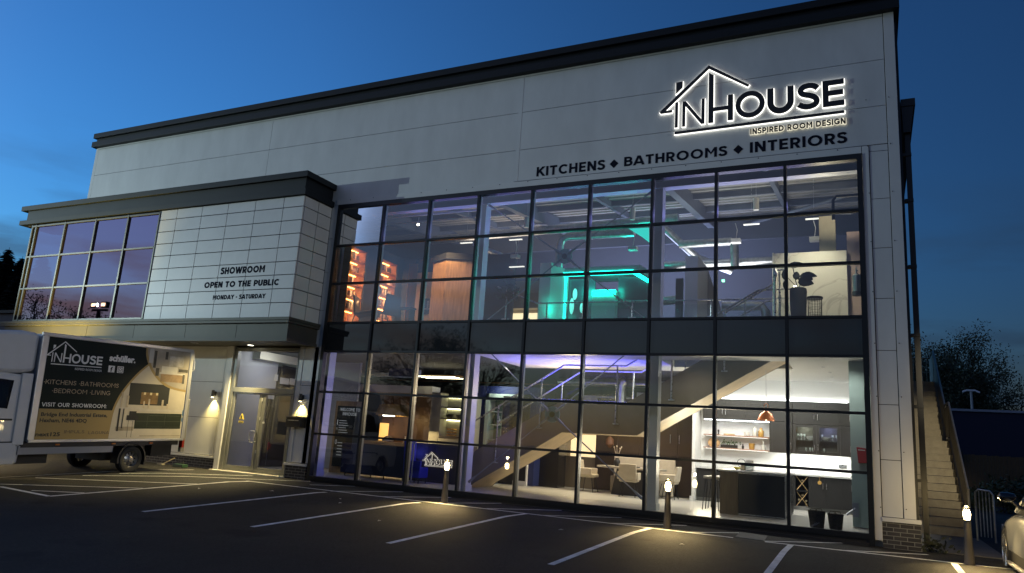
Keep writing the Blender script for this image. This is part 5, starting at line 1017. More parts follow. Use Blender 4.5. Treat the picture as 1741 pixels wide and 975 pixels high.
def bookcase(y0, y1, label):
    t = thing('bookcase', label, 'bookcase', (-1.6, (y0+y1)/2, FZ), group='glowing bookcases upstairs')
    q = MB(); q.box(-1.752, -1.74, y0, y1, FZ, 6.5); obj('back_panel', q, oak, t)
    q = MB(); q.box(-1.74, -1.44, y0, y0+.02, FZ, 6.5); q.box(-1.74, -1.44, y1-.02, y1, FZ, 6.5); obj('side_panel', q, oak, t)
    rnd = random.Random(int(y0*10)); n = 7
    for i in range(n+1):
        z = FZ+.05+i*.37
        q = MB(); q.box(-1.74, -1.43, y0+.02, y1-.02, z, z+.03); s = obj('shelf', q, oak, t)
        if i: lamp('AREA', 'shelf_glow', (-1.47, (y0+y1)/2, z-.015), 9, (1, .47, .17), t, (-.35, 0, -1), y1-y0-.1, .03).rotation_euler.rotate_axis('Z', math.pi/2)
        if i: q = MB(); q.box(-1.73, -1.71, y0+.04, y1-.04, z-.02, z-.004); obj('light_strip', q, glow, s)
        if i < n:
            y = y0+.06; nb_ = 0
            while y < y1-.1:
                if rnd.random() < .3: y += rnd.uniform(.05, .2); continue
                w = rnd.uniform(.025, .055); h = rnd.uniform(.15, .26); q = MB()
                q.box(-1.68, -1.5, y, min(y+w, y1-.03), z+.032, z+.032+h); ci_ = rnd.randrange(4); tag(obj('book', q, bkm[ci_]), '%s book %s along the %s shelf from the bottom of the %s bookcase' % (['white', 'tan', 'grey', 'black'][ci_], ORD[nb_], ORD[i], 'nearer' if y0 < 1 else 'farther'), 'book', 'books in the glowing bookcases'); nb_ += 1; y += w+.004
bookcase(.56, 1.28, 'glowing orange bookcase upstairs nearest the glass'); bookcase(2.10, 2.90, 'glowing orange bookcase upstairs farther from the glass')
def lounge(x, y, rz, label):
    t = thing('lounge_chair', label, 'chair', (x, y, FZ), rz, group='dark lounge chairs upstairs'); m = mat('lounge_leather', (.02, .02, .025), .5)
    def L(n, mb, ma, **k): return obj(n, mb, ma, t, world=False, **k)
    q = MB(); q.prism([(-.28, -.3, .62), (.28, -.3, .62), (.25, -.38, 1.2), (-.25, -.38, 1.2)], (0, .06, 0)); L('backrest', q, m, bevel=.05)
    q = MB(); q.prism([(-.3, -.3, .60), (.3, -.3, .60), (.3, .35, .72), (-.3, .35, .72)], (0, 0, .08)); L('seat', q, m, bevel=.04)
    for s in (-1, 1):
        q = MB(); q.tube([(s*.25, -.25, .65), (s*.33, -.4, 0)], .015, 6); L('leg', q, black); q = MB(); q.tube([(s*.25, .25, .65), (s*.33, .38, 0)], .015, 6); L('leg', q, black)
lounge(-.95, .95, -1.2, 'dark lounge chair by the bookcase upstairs'); lounge(-.28, .95, 1.2, 'dark lounge chair turned away between the two upstairs bookcases')
cu = thing('curtain', 'tan gathered curtain hanging beside the cream wall upstairs', 'curtain', (-.75, 2.8, FZ)); q = MB(); n = 40; vv = []
for i in range(n+1): x = -.9+i*.32/n; y = 2.8+.035*math.sin(i*1.9); vv += [(x, y, FZ), (x, y, 6.5)]
q.add(vv, [(2*i, 2*i+2, 2*i+3, 2*i+1) for i in range(n)]); obj('fabric', q, mat('curtain_tan', (.45, .28, .15), .85), cu)
pi_ = thing('framed_picture', 'dark framed picture on the cream wall upstairs', 'picture', (-.3, 3.2, 5.0)); q = MB(); q.box(-.62, .0, 3.27, 3.295, 4.98, 5.48); obj('frame', q, black, pi_); q = MB(); q.box(-.5, -.12, 3.262, 3.268, 5.12, 5.16); q.box(-.42, -.36, 3.262, 3.268, 5.1, 5.4); q.box(-.25, -.2, 3.262, 3.268, 5.05, 5.38); obj('print', q, mat('print_silver', (.4, .36, .3), .5), pi_)
dk_ = thing('side_table', 'small dark desk in front of the tan curtain upstairs', 'table', (-.7, 2.4, FZ)); q = MB(); q.box(-.95, -.35, 2.3, 2.6, 4.98, 5.02); obj('tabletop', q, black, dk_)
for x in (-.9, -.4): q = MB(); q.box(x-.02, x+.02, 2.32, 2.58, FZ, 4.98); obj('leg', q, black, dk_)
wd_ = thing('oak_wardrobe', 'warm oak clad angular wardrobe upstairs between the mullions', 'wardrobe', (1.3, 1.6, FZ)); q = MB(); wo = wood('wardrobe_oak', (.40, .23, .11), .30, .45, (9, 9, .9))
q.prism([(.66, 1.75, FZ), (1.318, 1.412, FZ), (1.318, 2.4, FZ), (.66, 2.4, FZ)], (0, 0, 6.2-FZ)); obj('panel', q, wo, wd_); q = MB(); q.prism([(1.325, 1.412, FZ), (1.99, 1.73, FZ), (1.99, 2.4, FZ), (1.325, 2.4, FZ)], (0, 0, 6.2-FZ)); obj('panel', q, wo, wd_)
q = MB(); q.prism([(.62, 1.72, 6.21), (1.32, 1.37, 6.21), (2.04, 1.70, 6.21), (2.04, 2.45, 6.21), (.62, 2.45, 6.21)], (0, 0, .18)); obj('cap', q, mat('slate_cap', (.022, .028, .04), .6), wd_)
lamp('SPOT', 'wardrobe_light', (1.2, .5, 7.2), 420, (1, .62, .3), None, (0, .5, -1), .08, spot=75, blend=.8)
t = thing('track_spotlight', 'small bright track spotlight under the roof at the left bay', 'spotlight', (.1, 1.6, 7.35)); q = MB(); q.tube([(.1, 1.6, 7.6), (.1, 1.6, 7.45)], .008, 6); q.tube([(.1, 1.6, 7.45), (.13, 1.55, 7.36)], .045, 12); obj('housing', q, white, t); q = MB(); q.tube([(.132, 1.545, 7.355), (.134, 1.543, 7.35)], .04, 12); obj('lens', q, emit('track_lens', (1, .88, .65), 12), t)
for y, x0, x1 in ((1.5, -1.4, 2.7), (2.1, -1.4, 2.7)): q = MB(); q.box(x0, x1, y, y+.05, 7.62, 7.66); tag(obj('light_track', q, white), 'white light track under the roof '+('nearer' if y < 2 else 'farther from')+' the left glazing', 'light track')
# beige kitchen with warm low glow
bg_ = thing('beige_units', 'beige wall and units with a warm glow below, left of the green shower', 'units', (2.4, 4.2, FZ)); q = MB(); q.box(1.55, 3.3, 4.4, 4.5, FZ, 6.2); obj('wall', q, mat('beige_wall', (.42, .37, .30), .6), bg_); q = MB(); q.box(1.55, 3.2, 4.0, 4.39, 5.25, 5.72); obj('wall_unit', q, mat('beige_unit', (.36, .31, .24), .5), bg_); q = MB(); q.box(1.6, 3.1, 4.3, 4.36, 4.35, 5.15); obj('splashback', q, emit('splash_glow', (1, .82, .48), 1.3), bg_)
q = MB(); q.box(1.32, 1.52, 4.0, 4.9, FZ, 7.05); tag(obj('white_partition', q, white), 'tall white partition beside the front column upstairs', 'partition')
sk = thing('leafy_plant', 'dark leafy plant beside the front column upstairs', 'plant', (3.25, 1.6, FZ)); q = MB(); leaves(q, (3.3, 1.6, 5.2), .28, .2, .35, 60, .11, random.Random(8)); obj('foliage', q, mat('dark_leaf', (.03, .05, .035), .6), sk); q = MB(); q.lathe([(.12, FZ), (.17, 4.4)], 3.25, 1.6, 14); obj('pot', q, white, sk); q = MB(); q.tube([(3.25, 1.6, 4.4), (3.3, 1.6, 5.2)], .015, 5); obj('stem', q, black_m, sk)
# shower display with cyan-green strips
SH = thing('shower_display', 'bathroom display outlined by bright turquoise light strips upstairs', 'display', (5.2, 3.0, FZ)); cy_ = emit('turquoise_led', (0, 1, .72), 5.5)
q = MB(); q.box(3.53, 3.88, 3.0, 3.4, FZ, 6.38); q.prism([(3.88, 3.02, FZ), (4.2, 3.5, FZ), (4.2, 3.6, FZ), (3.88, 3.4, FZ)], (0, 0, 6.30-FZ)); obj('white_end', q, white, SH)
q = MB(); q.box(4.2, 5.03, 3.6, 3.65, FZ, 6.0); q.box(5.72, 6.7, 3.6, 3.65, FZ, 6.0); obj('back_panel', q, mat('shower_navy', (.03, .055, .07), .3), SH)
q = MB(); q.box(5.03, 5.72, 3.35, 3.6, FZ, 5.6); obj('lit_panel', q, mat('aqua_panel', (.35, .75, .68), .4), SH)
q = MB(); q.box(3.9, 6.4, 3.4, 4.6, 6.12, 6.3); q.prism([(6.4, 3.4, 6.12), (6.75, 3.9, 5.9), (6.75, 4.1, 5.9), (6.4, 3.6, 6.12)], (0, 0, .18)); obj('canopy', q, mat('shower_canopy', (.35, .4, .42), .5), SH)
q = MB(); q.box(3.95, 6.2, 3.37, 3.40, 6.04, 6.16); q.prism([(6.2, 3.37, 6.04), (6.65, 3.37, 5.76), (6.65, 3.40, 5.76), (6.2, 3.40, 6.04)], (0, 0, .12)); q.box(4.10, 4.20, 3.43, 3.46, FZ, 6.04); obj('light_strip', q, cy_, SH)
q = MB()
for cx, cz, rz_ in ((4.42, 5.55, .17), (4.34, 5.20, .24), (4.66, 5.14, .15)): q.xz(arc(cx, cz, .065, rz_, 0, 360, 20)[:-1], 3.57, 3.595)
obj('oval_window', q, emit('oval_glow', (.2, .85, .75), .8), SH)
lamp('AREA', 'turquoise_wash', (5.2, 3.34, 5.6), 16, (0, 1, .7), SH, (0, 1, -.2), 1.2, .3); lamp('POINT', 'turquoise_up', (5.9, 3.9, 6.6), 26, (0, 1, .72), SH, size=.2); lamp('POINT', 'turquoise_side', (4.0, 2.85, 5.0), 6, (0, 1, .72), SH, size=.1)
tq = thing('ceiling_panel', 'turquoise lit angular ceiling panel high in the middle bay', 'panel', (6.4, 3.4, 7.0)); q = MB(); q.prism([(6.15, 3.0, 7.25), (6.72, 3.0, 7.24), (6.72, 3.05, 6.84), (6.5, 3.05, 7.02)], (0, .04, 0)); obj('panel', q, emit('turquoise_panel', (0, .75, .62), .9), tq)
# glass balustrade along the mezzanine edge
BL = thing('glass_balustrade', 'glass balustrade with steel posts along the upstairs floor edge', 'balustrade', (7.2, 2.1, FZ))
q = MB(); q.tube([(3.9, 2.1, 5.0), (10.6, 2.2, 5.0)], .022, 8); obj('handrail', q, steel, BL, smooth=True); q = MB(); q.quad((3.9, 2.12, 4.0), (10.6, 2.22, 4.0), (10.6, 2.22, 4.9), (3.9, 2.12, 4.9)); obj('glass_panel', q, rglass, BL)
q = MB(); q.tube([(2.75, 1.9, 5.45), (3.9, 2.1, 5.0)], .022, 8); obj('handrail', q, steel, BL)
for x in (2.95, 3.6, 4.2, 5.25, 6.6, 7.1, 8.6, 9.4, 10.5):
    q = MB(); q.tube([(x, 2.1, FZ), (x, 2.1, 5.0 if x > 3.8 else 5.2)], .02, 6); q.box(x-.1, x+.1, 2.08, 2.13, 4.55, 4.58); obj('baluster', q, steel, BL)
sr = thing('stair_rail', 'sloping blue-lit handrail upstairs in front of the marble wall', 'handrail', (9.8, 1.8, FZ)); q = MB(); q.tube([(9.0, 1.6, 4.55), (10.15, 1.6, 5.25), (10.18, 1.6, 5.55), (10.4, 1.6, 5.56)], .024, 8); q.tube([(9.2, 3.0, 4.3), (10.4, 3.0, 4.95)], .024, 8); obj('rail', q, steel, sr, smooth=True)
wp = thing('white_display_wall', 'white display wall end standing upstairs right of the second column', 'wall', (8.05, 2.35, FZ)); q = MB(); q.box(7.89, 8.21, 2.35, 3.75, FZ, 6.2); obj('panel', q, white, wp); q = MB(); q.prism([(8.22, 3.6, FZ), (8.95, 3.6, FZ), (8.22, 3.6, 6.1)], (0, .1, 0)); obj('sloped_side', q, mat('stone_grey', (.30, .28, .25), .6), wp)
tv = thing('black_screen', 'dark upright screen panel beside the white display wall', 'screen', (7.6, 2.9, FZ)); q = MB(); q.box(7.52, 7.72, 2.9, 2.95, FZ, 5.75); obj('panel', q, black, tv)
mw = thing('marble_wall', 'large white marble slab wall upstairs at the right end', 'wall', (10.8, 2.52, FZ)); marb = mat('marble', (.70, .68, .62), .3, 0, .05, .6)
nt = marb.node_tree; nn = nt.nodes.new('ShaderNodeTexNoise'); nn.inputs['Scale'].default_value = 1.4; nn.inputs['Detail'].default_value = 8; nn.inputs['Distortion'].default_value = 1.2; rr_ = nt.nodes.new('ShaderNodeValToRGB'); e = rr_.color_ramp.elements
e[0].position = .485; e[0].color = (.70, .68, .62, 1); e[1].position = .5; e[1].color = (.52, .50, .46, 1); e2 = rr_.color_ramp.elements.new(.515); e2.color = (.70, .68, .62, 1); nt.links.new(nn.outputs[0], rr_.inputs[0]); nt.links.new(rr_.outputs[0], nt.nodes['Principled BSDF'].inputs['Base Color'])
q = MB(); q.box(10.0, 11.66, 2.52, 2.62, FZ, 6.2); obj('slab', q, marb, mw); q = MB(); q.box(9.99, 10.02, 2.515, 2.63, FZ, 6.22); obj('edge', q, white, mw)
q = MB(); q.box(11.67, 12.0, 2.7, 2.8, FZ, 6.7); tag(obj('pink_partition', q, mat('dusty_pink', (.42, .32, .30), .7)), 'dusty pink partition right of the marble wall', 'partition')
wpole = thing('steel_pole', 'pair of slim steel poles left of the tall planter', 'pole', (10.17, 1.5, FZ)); q = MB(); q.tube([(10.15, 1.5, FZ), (10.15, 1.5, 5.62)], .03, 10); q.tube([(10.25, 1.6, FZ), (10.25, 1.6, 5.5)], .022, 10); q.tube([(10.14, 1.5, 5.62), (10.22, 1.45, 5.40)], .03, 8); obj('pole', q, steel, wpole)
tpn = thing('tall_planter', 'tall dark planter holding a big-leaved plant upstairs', 'planter', (10.66, 1.5, FZ)); q = MB(); q.lathe([(.15, FZ), (.165, 4.4), (.19, 5.0), (.18, 5.07), (.13, 5.10)], 10.66, 1.5, 24); obj('pot', q, mat('planter_slate', (.028, .036, .05), .6), tpn, smooth=True)
q = MB(); q.tube([(10.66, 1.5, 5.05), (10.60, 1.5, 5.3), (10.55, 1.5, 5.6)], .01, 5); q.tube([(10.66, 1.5, 5.05), (10.75, 1.5, 5.3)], .01, 5); q.tube([(10.64, 1.5, 5.1), (10.45, 1.5, 5.33), (10.36, 1.5, 5.3)], .008, 5); obj('stem', q, black_m, tpn)
def bigleaf(mb, c, d, up, L, W):
    c = Vector(c); d = Vector(d).normalized(); u = Vector(up); s = d.cross(Vector((0, 1, 0))).normalized(); pts = []
    for t_, w_ in ((0, .05), (.15, .75), (.4, 1), (.7, .75), (.9, .35), (1, 0)): pts.append((t_, w_))
    v = [c+d*(L*t_)+s*(W*w_)+Vector((0, -.08*math.sin(t_*3), 0)) for t_, w_ in pts]+[c+d*(L*t_)-s*(W*w_)+Vector((0, -.03*math.sin(t_*3), 0)) for t_, w_ in pts[::-1]]
    mb.add(v, [tuple(range(len(v)))])
q = MB()
for c, d, L, W in (((10.66, 1.5, 5.30), (.9, 0, -.35), .36, .09), ((10.70, 1.5, 5.38), (.55, 0, -.2), .30, .10), ((10.78, 1.48, 5.42), (1, 0, -.28), .30, .06), ((10.62, 1.5, 5.28), (.1, 0, 1), .20, .08), ((10.45, 1.5, 5.62), (1, 0, .05), .36, .07), ((10.36, 1.5, 5.30), (.1, 0, 1), .24, .06), ((10.40, 1.5, 5.28), (-.1, 0, -1), .22, .06), ((10.66, 1.45, 5.22), (.75, 0, -.1), .34, .10)): bigleaf(q, c, d, (0, 0, 1), L, W)
obj('leaves', q, mat('rubber_leaf', (.012, .022, .02), .4), tpn)
tl2 = thing('uplight', 'small bright lamp glowing behind the tall planter', 'lamp', (10.60, 1.75, 5.15)); q = MB(); q.lathe([(.01, 5.11), (.035, 5.14), (.035, 5.18), (.01, 5.2)], 10.58, 1.72, 12); obj('bulb', q, emit('uplight_bulb', (1, .9, .6), 25), tl2, smooth=True); q = MB(); q.tube([(10.58, 1.74, FZ), (10.58, 1.74, 5.11)], .012, 6); obj('stand', q, black, tl2)
wt = thing('wire_table', 'round dark top on a wire basket base beside the tall planter', 'table', (11.0, 1.6, FZ)); q = MB(); q.lathe([(.165, 4.84), (.175, 4.86), (.17, 4.89)], 11.0, 1.6, 26); obj('tabletop', q, black, wt, smooth=True)
q = MB()
for k in range(16): a = k*math.pi/8; q.tube([(11.0+.15*math.cos(a), 1.6+.15*math.sin(a), 4.84), (11.0+.135*math.cos(a), 1.6+.135*math.sin(a), FZ)], .004, 4)
for k in range(7): q.tube([(11.0+.147*math.cos(a*.3142), 1.6+.147*math.sin(a*.3142), 4.76-k*.12) for a in range(21)], .004, 4, False)
obj('wire_base', q, black, wt)
hl = thing('steel_canister', 'upright silver canister on the pink partition at the right edge', 'canister', (11.87, 1.5, 4.9)); q = MB(); q.lathe([(.085, 4.92), (.09, 4.95), (.09, 5.33), (.05, 5.37), (.02, 5.38), (.02, 5.44), (.04, 5.45), (.012, 5.47), (.01, 5.53)], 11.87, 1.5, 20); obj('body', q, mat('steel_blue', (.35, .4, .42), .35, .8), hl, smooth=True); q = MB(); q.lathe([(.092, 4.88), (.094, 4.97)], 11.87, 1.5, 20); obj('base', q, black, hl)
lamp('SPOT', 'marble_light', (11.0, 1.2, 6.9), 170, (1, .9, .62), None, (-.05, .55, -1), .1, spot=95, blend=.8)
# roof level things
for x, y, z, lab in ((6.25, 3.0, 7.5, 'white cylinder sensor hanging in the middle bay'), (9.55, 3.0, 7.52, 'white cylinder sensor hanging in the second bay from the right'), (3.0, 3.0, 7.5, 'white cylinder sensor hanging right of the front column')):
    t = thing('hanging_cylinder', lab, 'pendant', (x, y, z), group='white cylinders hanging from the roof'); q = MB(); q.tube([(x, y, z), (x, y, z+.32)], .075, 16); obj('body', q, white, t, smooth=True); q = MB(); q.tube([(x, y, z+.32), (x, y, zr(y))], .006, 5); obj('cable', q, steel, t)
lin = emit('batten_glow', (1, .96, .85), 1.2)
for i, (x0, x1, z) in enumerate(((10.72, 11.12, 7.24), (9.2, 9.6, 7.2), (2.35, 2.77, 7.2), (.64, 1.06, 7.2), (2.41, 2.9, 6.35))):
    t = thing('batten_light', 'short white batten light hanging under the roof, '+['rightmost bay', 'second bay from right', 'just left of the white cylinder', 'over the oak wardrobe', 'low behind the leafy plant'][i], 'ceiling light', ((x0+x1)/2, 3.2, z), group='batten lights under the roof'); q = MB(); q.box(x0, x1, 3.2, 3.26, z, z+.025); obj('tube', q, lin, t); q = MB(); q.tube([((x0+x1)/2, 3.23, z+.03), ((x0+x1)/2, 3.23, zr(3.2))], .004, 4); obj('cable', q, steel, t)
for i, (x, z) in enumerate(((10.92, 6.68), (9.0, 6.75), (2.55, 6.65), (6.2, 6.7))):
    t = thing('projector_unit', 'small pale unit hanging on cables under '+['the rightmost batten', 'the roof of the second bay from right', 'the batten by the front column', 'the roof left of the turquoise panel'][i], 'unit', (x, 3.3, z), group='small units hung from the roof'); q = MB(); q.box(x-.12, x+.12, 3.2, 3.4, z, z+.1); obj('body', q, white, t); q = MB(); q.tube([(x, 3.3, z+.1), (x+.03, 3.3, z+.35), (x-.02, 3.3, z+.55)], .008, 5); obj('cable', q, white, t)
duct('ventilation_duct', 'long level silver duct under the roof in the left bays', [(-1.2, 4.4, 7.75), (7.2, 4.4, 7.9)], .14)
duct('ventilation_duct', 'silver duct elbow dropping behind the upper brace plate', [(6.2, 3.4, 7.25), (4.2, 3.4, 7.25), (4.02, 3.4, 7.18), (3.95, 3.4, 7.0), (3.95, 3.4, 6.3)], .12)
duct('ventilation_duct', 'silver duct running right and dropping at its end', [(7.1, 5.0, 7.28), (8.6, 5.0, 7.28), (8.68, 5.0, 7.2), (8.7, 5.0, 6.5)], .12)
duct('ventilation_duct', 'slanting silver duct behind the second column', [(6.6, 5.0, 7.85), (7.5, 5.6, 7.0), (8.4, 6.2, 6.7)], .12)
duct('ventilation_duct', 'level silver duct behind the marble wall top', [(6.4, 5.4, 6.75), (10.2, 5.4, 6.75)], .13)
duct('ventilation_duct', 'low silver duct bend behind the glass balustrade', [(9.7, 3.6, 4.3), (9.7, 3.6, 4.95), (9.6, 3.6, 5.1), (8.6, 3.6, 5.12)], .12)
duct('ventilation_duct', 'low silver duct bend left of the dark screen', [(6.4, 4.0, 4.3), (6.4, 4.0, 5.2), (6.5, 4.0, 5.35), (7.3, 4.0, 5.4)], .12)
hu = thing('heat_recovery_unit', 'silver ribbed roof unit above the oak wardrobe', 'roof unit', (1.8, 3.6, 7.0)); q = MB()
for k in range(4): q.prism([(1.1, 3.2+k*.15, 7.1), (1.9, 3.6+k*.15, 6.85), (1.9, 3.68+k*.15, 6.85), (1.1, 3.28+k*.15, 7.1)], (0, 0, .1))
obj('ribs', q, galv, hu)
pb2 = thing('black_pipe', 'bent dark pipe at the right end of the top window row', 'pipe', (11.7, 1.0, 6.6)); q = MB(); q.tube([(11.45, 1.0, 6.5), (11.45, 1.0, 6.95), (11.52, 1.0, 7.04), (12.1, 1.0, 7.04)], .035, 10); obj('pipe', q, black_m, pb2, smooth=True)
q = MB(); q.box(11.05, 11.42, 2.9, 3.2, 6.25, 7.2); tag(obj('plywood_column', q, mat('raw_board', (.42, .38, .28), .8, 0, .1, 3)), 'raw boarded column casing above the marble wall', 'column')
q = MB(); q.box(8.0, 8.08, 6.9, 6.98, 6.55, 6.62); tag(obj('exit_light', q, emit('exit_green', (.05, 1, .3), 3)), 'tiny green exit light far back under the roof', 'light')
ub = thing('rear_upper_wall', 'dark rear wall of the upper showroom', 'wall', (3, 9.5, FZ)); q = MB(); q.box(-6, 12.6, 9.5, 9.6, FZ, 9.0); obj('panel', q, mat('slate_rear', (.12, .13, .17), .7), ub)
lamp('AREA', 'upper_general', (8.5, 4.4, 6.1), 85, (.92, .88, .86), None, (.1, .05, 1), 3.5, 2.0)
lamp('AREA', 'upper_general', (1.5, 4.8, 6.6), 62, (1, .78, .58), None, (0, .05, 1), 3.5, 1.5)
lamp('AREA', 'right_corner_light', (11.3, 1.6, 6.4), 45, (1, .85, .6), None, (.1, -.1, 1), .6, .6)
lamp('AREA', 'upper_cool_fill', (5.5, 6.8, 5.8), 260, (.62, .66, 1), None, (0, .3, 1), 6, 2)

# ------------------------------------------------------------------ outdoor stair at the right side
ES = thing('outdoor_staircase', 'galvanised outdoor fire stair climbing beside the right end of the building', 'staircase', (13.4, 3, gz(13.4, 3)))
tread = mat('stair_tread', (.40, .36, .28), .5, .3, .2, 5, .2, 30); X0, X1 = 13.0, 14.02; yb = 4.6; zb_ = gz(13.5, 3)
rise = .19; run = .3166
def stepz(i): return zb_+rise*(i+1)
n1 = 12
k = 0; y = yb
pos = []
for i in range(23):
    if i == n1: y += .9
    pos.append((y, stepz(i))); y += run
for i, (y, z) in enumerate(pos):
    d_ = run+.02 if i != n1-1 else run+.92
    q = MB(); q.box(X0, X1, y, y+d_, z-.035, z); q.box(X0+.01, X1-.01, y+.012, y+.02, z-rise+.008, z-.036)
    for m in range(14): q.box(X0+.04+m*.07, X0+.06+m*.07, y+.006, y+.0115, z-rise+.02, z-.045)
    obj('step', q, tread, ES)
ye, ze = pos[-1]; q = MB(); q.box(X0, X1, ye+run+.025, ye+2.2, ze-.035, ze); obj('landing', q, tread, ES)
q = MB()
def sl_at(i): return pos[i]
seg = [(pos[0][0]-.05, zb_), (pos[n1-1][0]+.1, pos[n1-1][1]), (pos[n1][0]+.1, pos[n1-1][1]), (pos[-1][0]+.3, pos[-1][1]), (ye+2.2, ze)]
for xx in (X1, X0-.06):
    lo_ = [(xx, a, b-.22) for a, b in seg]; hi_ = [(xx, a, b+.10) for a, b in seg]
    for j in range(len(seg)-1): q.prism([lo_[j], lo_[j+1], hi_[j+1], hi_[j]], (.05, 0, 0))
obj('stringer', q, tread, ES)
q = MB(); H1 = 1.08
q.prism([(X1+.012, a, b+.14) for a, b in seg[:2]]+[(X1+.012, a, b+H1-.08) for a, b in seg[:2][::-1]], (.012, 0, 0)); q.prism([(X1+.012, a, b+.14) for a, b in seg[2:4]]+[(X1+.012, a, b+H1-.08) for a, b in seg[2:4][::-1]], (.012, 0, 0)); q.prism([(X1+.012, a, b+.14) for a, b in seg[3:]]+[(X1+.012, a, b+H1-.08) for a, b in seg[3:][::-1]], (.012, 0, 0)); q.prism([(X1+.012, a, b+.14) for a, b in seg[1:3]]+[(X1+.012, a, b+H1-.08) for a, b in seg[1:3][::-1]], (.012, 0, 0))
obj('side_panel', q, mat('mesh_panel', (.46, .41, .32), .5, .3, .15, 4), ES)
q = MB(); q.tube([(X1+.02, a, b+H1) for a, b in seg], .03, 8); q.tube([(X1+.02, seg[0][0], zb_+H1), (X1+.02, seg[0][0], zb_-.05)], .03, 8); q.tube([(X0-.03, a, b+H1) for a, b in seg], .025, 8); obj('handrail', q, tread, ES, smooth=True)
for a, b in seg[1:]+[(7, zb_+1.5), (10.8, 2.9)]:
    pass
q = MB()
for a, b in (seg[1], seg[2], seg[3]): q.box(X1+.0, X1+.05, a-.03, a+.03, b, b+H1)
q.tube([(X0, ye+2.2, ze+H1), (X1, ye+2.2, ze+H1)], .025, 8); q.tube([(X0, ye+2.2, ze+.55), (X1, ye+2.2, ze+.55)], .015, 6)
for m in range(7): q.tube([(X0+.1+m*.14, ye+2.2, ze), (X0+.1+m*.14, ye+2.2, ze+H1)], .01, 5)
obj('post', q, tread, ES)
q = MB()
for yy in (8.6, 13.5): q.box(X0+.1, X0+.2, yy, yy+.1, gz(13, 9)-.05, 1.9 if yy < 9 else ze-.1); q.box(X1-.2, X1-.1, yy, yy+.1, gz(13, 9)-.05, 1.9 if yy < 9 else ze-.1)
obj('support', q, black, ES)
q = MB(); q.box(12.86, 14.2, .35, yb-.02, -.6, zb_+.01); tag(obj('pavement', q, mat('paving', (.12, .115, .10), .8, 0, .2, 3, .2, 30)), 'paved strip at the foot of the outdoor stair', 'paving', kind='structure')
lamp('POINT', 'stair_foot_glow', (13.7, -.3, 1.2), 14, WARM2, None, None, .1) if False else None
wdp = thing('weed_clump', 'dark weed clump at the foot of the black downpipe', 'weed', (13.0, .1, gz(13, 0))); q = MB(); leaves(q, (13.02, .1, gz(13, 0)+.12), .28, .15, .16, 160, .05, random.Random(6)); obj('leaves', q, mat('weed_leaf', (.02, .025, .012), .8), wdp)
hb_ = thing('hoop_barrier', 'grey tubular hoop barrier behind the bollard and car', 'barrier', (14.3, 4, gz(14.3, 4))); q = MB(); z0 = gz(14.3, 4); q.tube([(14.12, 4, z0-.05), (14.12, 4, .82), (14.18, 4, .88), (14.40, 4, .86), (14.46, 4, .78), (14.46, 4, z0-.05)], .022, 8); obj('frame', q, galv, hb_, smooth=True)
for m in range(4): q = MB(); q.tube([(14.19+m*.065, 4, z0+.1), (14.19+m*.065, 4, .87)], .012, 6); obj('bar', q, galv, hb_)

# ------------------------------------------------------------------ silver car at the right edge (nose to the building)
CR = thing('silver_car', 'silver grey car with black mirror at the right edge, nose to the building', 'car', (14.98, -2.2, -.34)); cp_ = mat('car_paint', (.36, .37, .38), .34, .4, 0, coat=1); cgl = mat('car_glass', (.008, .009, .01), .03, spec=.8)
# body profile along y (nose at +y) : sections (y, half width, sill z, shoulder z, top z, top half width)
zc = -.36
secs = [(.62, .55, .35, .62, .70, .45), (.50, .78, .22, .66, .82, .62), (.2, .90, .20, .72, .90, .70), (-.4, .945, .20, .84, .99, .74), (-1.0, .95, .20, .93, 1.06, .74), (-1.7, .95, .22, .99, 1.10, .70), (-2.4, .95, .22, 1.02, 1.06, .70), (-3.4, .95, .22, 1.05, 1.08, .70), (-4.0, .92, .26, 1.06, 1.08, .66), (-4.3, .84, .32, 1.0, 1.05, .6)]
xc = 14.98
v = []; f = []
for (y, hw, zs_, zsh, zt, tw) in secs:
    L_ = [(-hw*.96, zs_), (-hw, zs_+.12), (-hw*1.0, (zs_+zsh)/2), (-hw*.985, zsh-.08), (-hw*.95, zsh), (-tw, zt-.01), (0, zt+.03), (tw, zt-.01), (hw*.95, zsh), (hw*.985, zsh-.08), (hw, (zs_+zsh)/2), (hw, zs_+.12), (hw*.96, zs_)]
    v += [(xc+a, y, zc+b) for a, b in L_]
m_ = 13
for i in range(len(secs)-1):
    for k in range(m_): f.append((i*m_+k, i*m_+(k+1) % m_, (i+1)*m_+(k+1) % m_, (i+1)*m_+k))
f += [tuple(range(m_)), tuple(range(len(v)-1, len(v)-m_-1, -1))]
q = MB(); q.add(v, f); body = obj('body', q, cp_, CR, smooth=True); sb = body.modifiers.new('smooth', 'SUBSURF'); sb.levels = 2; sb.render_levels = 2
# wheel arch openings cut with a boolean on the body
cut = MB()
for yy in (-.55, -3.45): cut.tube([(xc-1.1, yy, zc+.36), (xc+1.1, yy, zc+.36)], .41, 36)
cto = obj('arch_cutter', cut, black_m); bo = body.modifiers.new('arches', 'BOOLEAN'); bo.operation = 'DIFFERENCE'; bo.object = cto; bo.solver = 'EXACT'
dg = bpy.context.evaluated_depsgraph_get(); dg.update(); me2 = bpy.data.meshes.new_from_object(body.evaluated_get(dg)); body.modifiers.clear(); body.data = me2
body.data.materials.clear(); body.data.materials.append(cp_)
bpy.data.objects.remove(cto)
q = MB(); gv = [(-1.35, .70, 1.085), (-2.0, .62, 1.55), (-2.5, .60, 1.68), (-3.5, .60, 1.68), (-4.1, .62, 1.10)]
vv = []; ff_ = []
for y, hw, z in gv: vv += [(xc-hw-.12*(1 if z < 1.2 else 0), y, zc+z), (xc+hw+.12*(1 if z < 1.2 else 0), y, zc+z)]
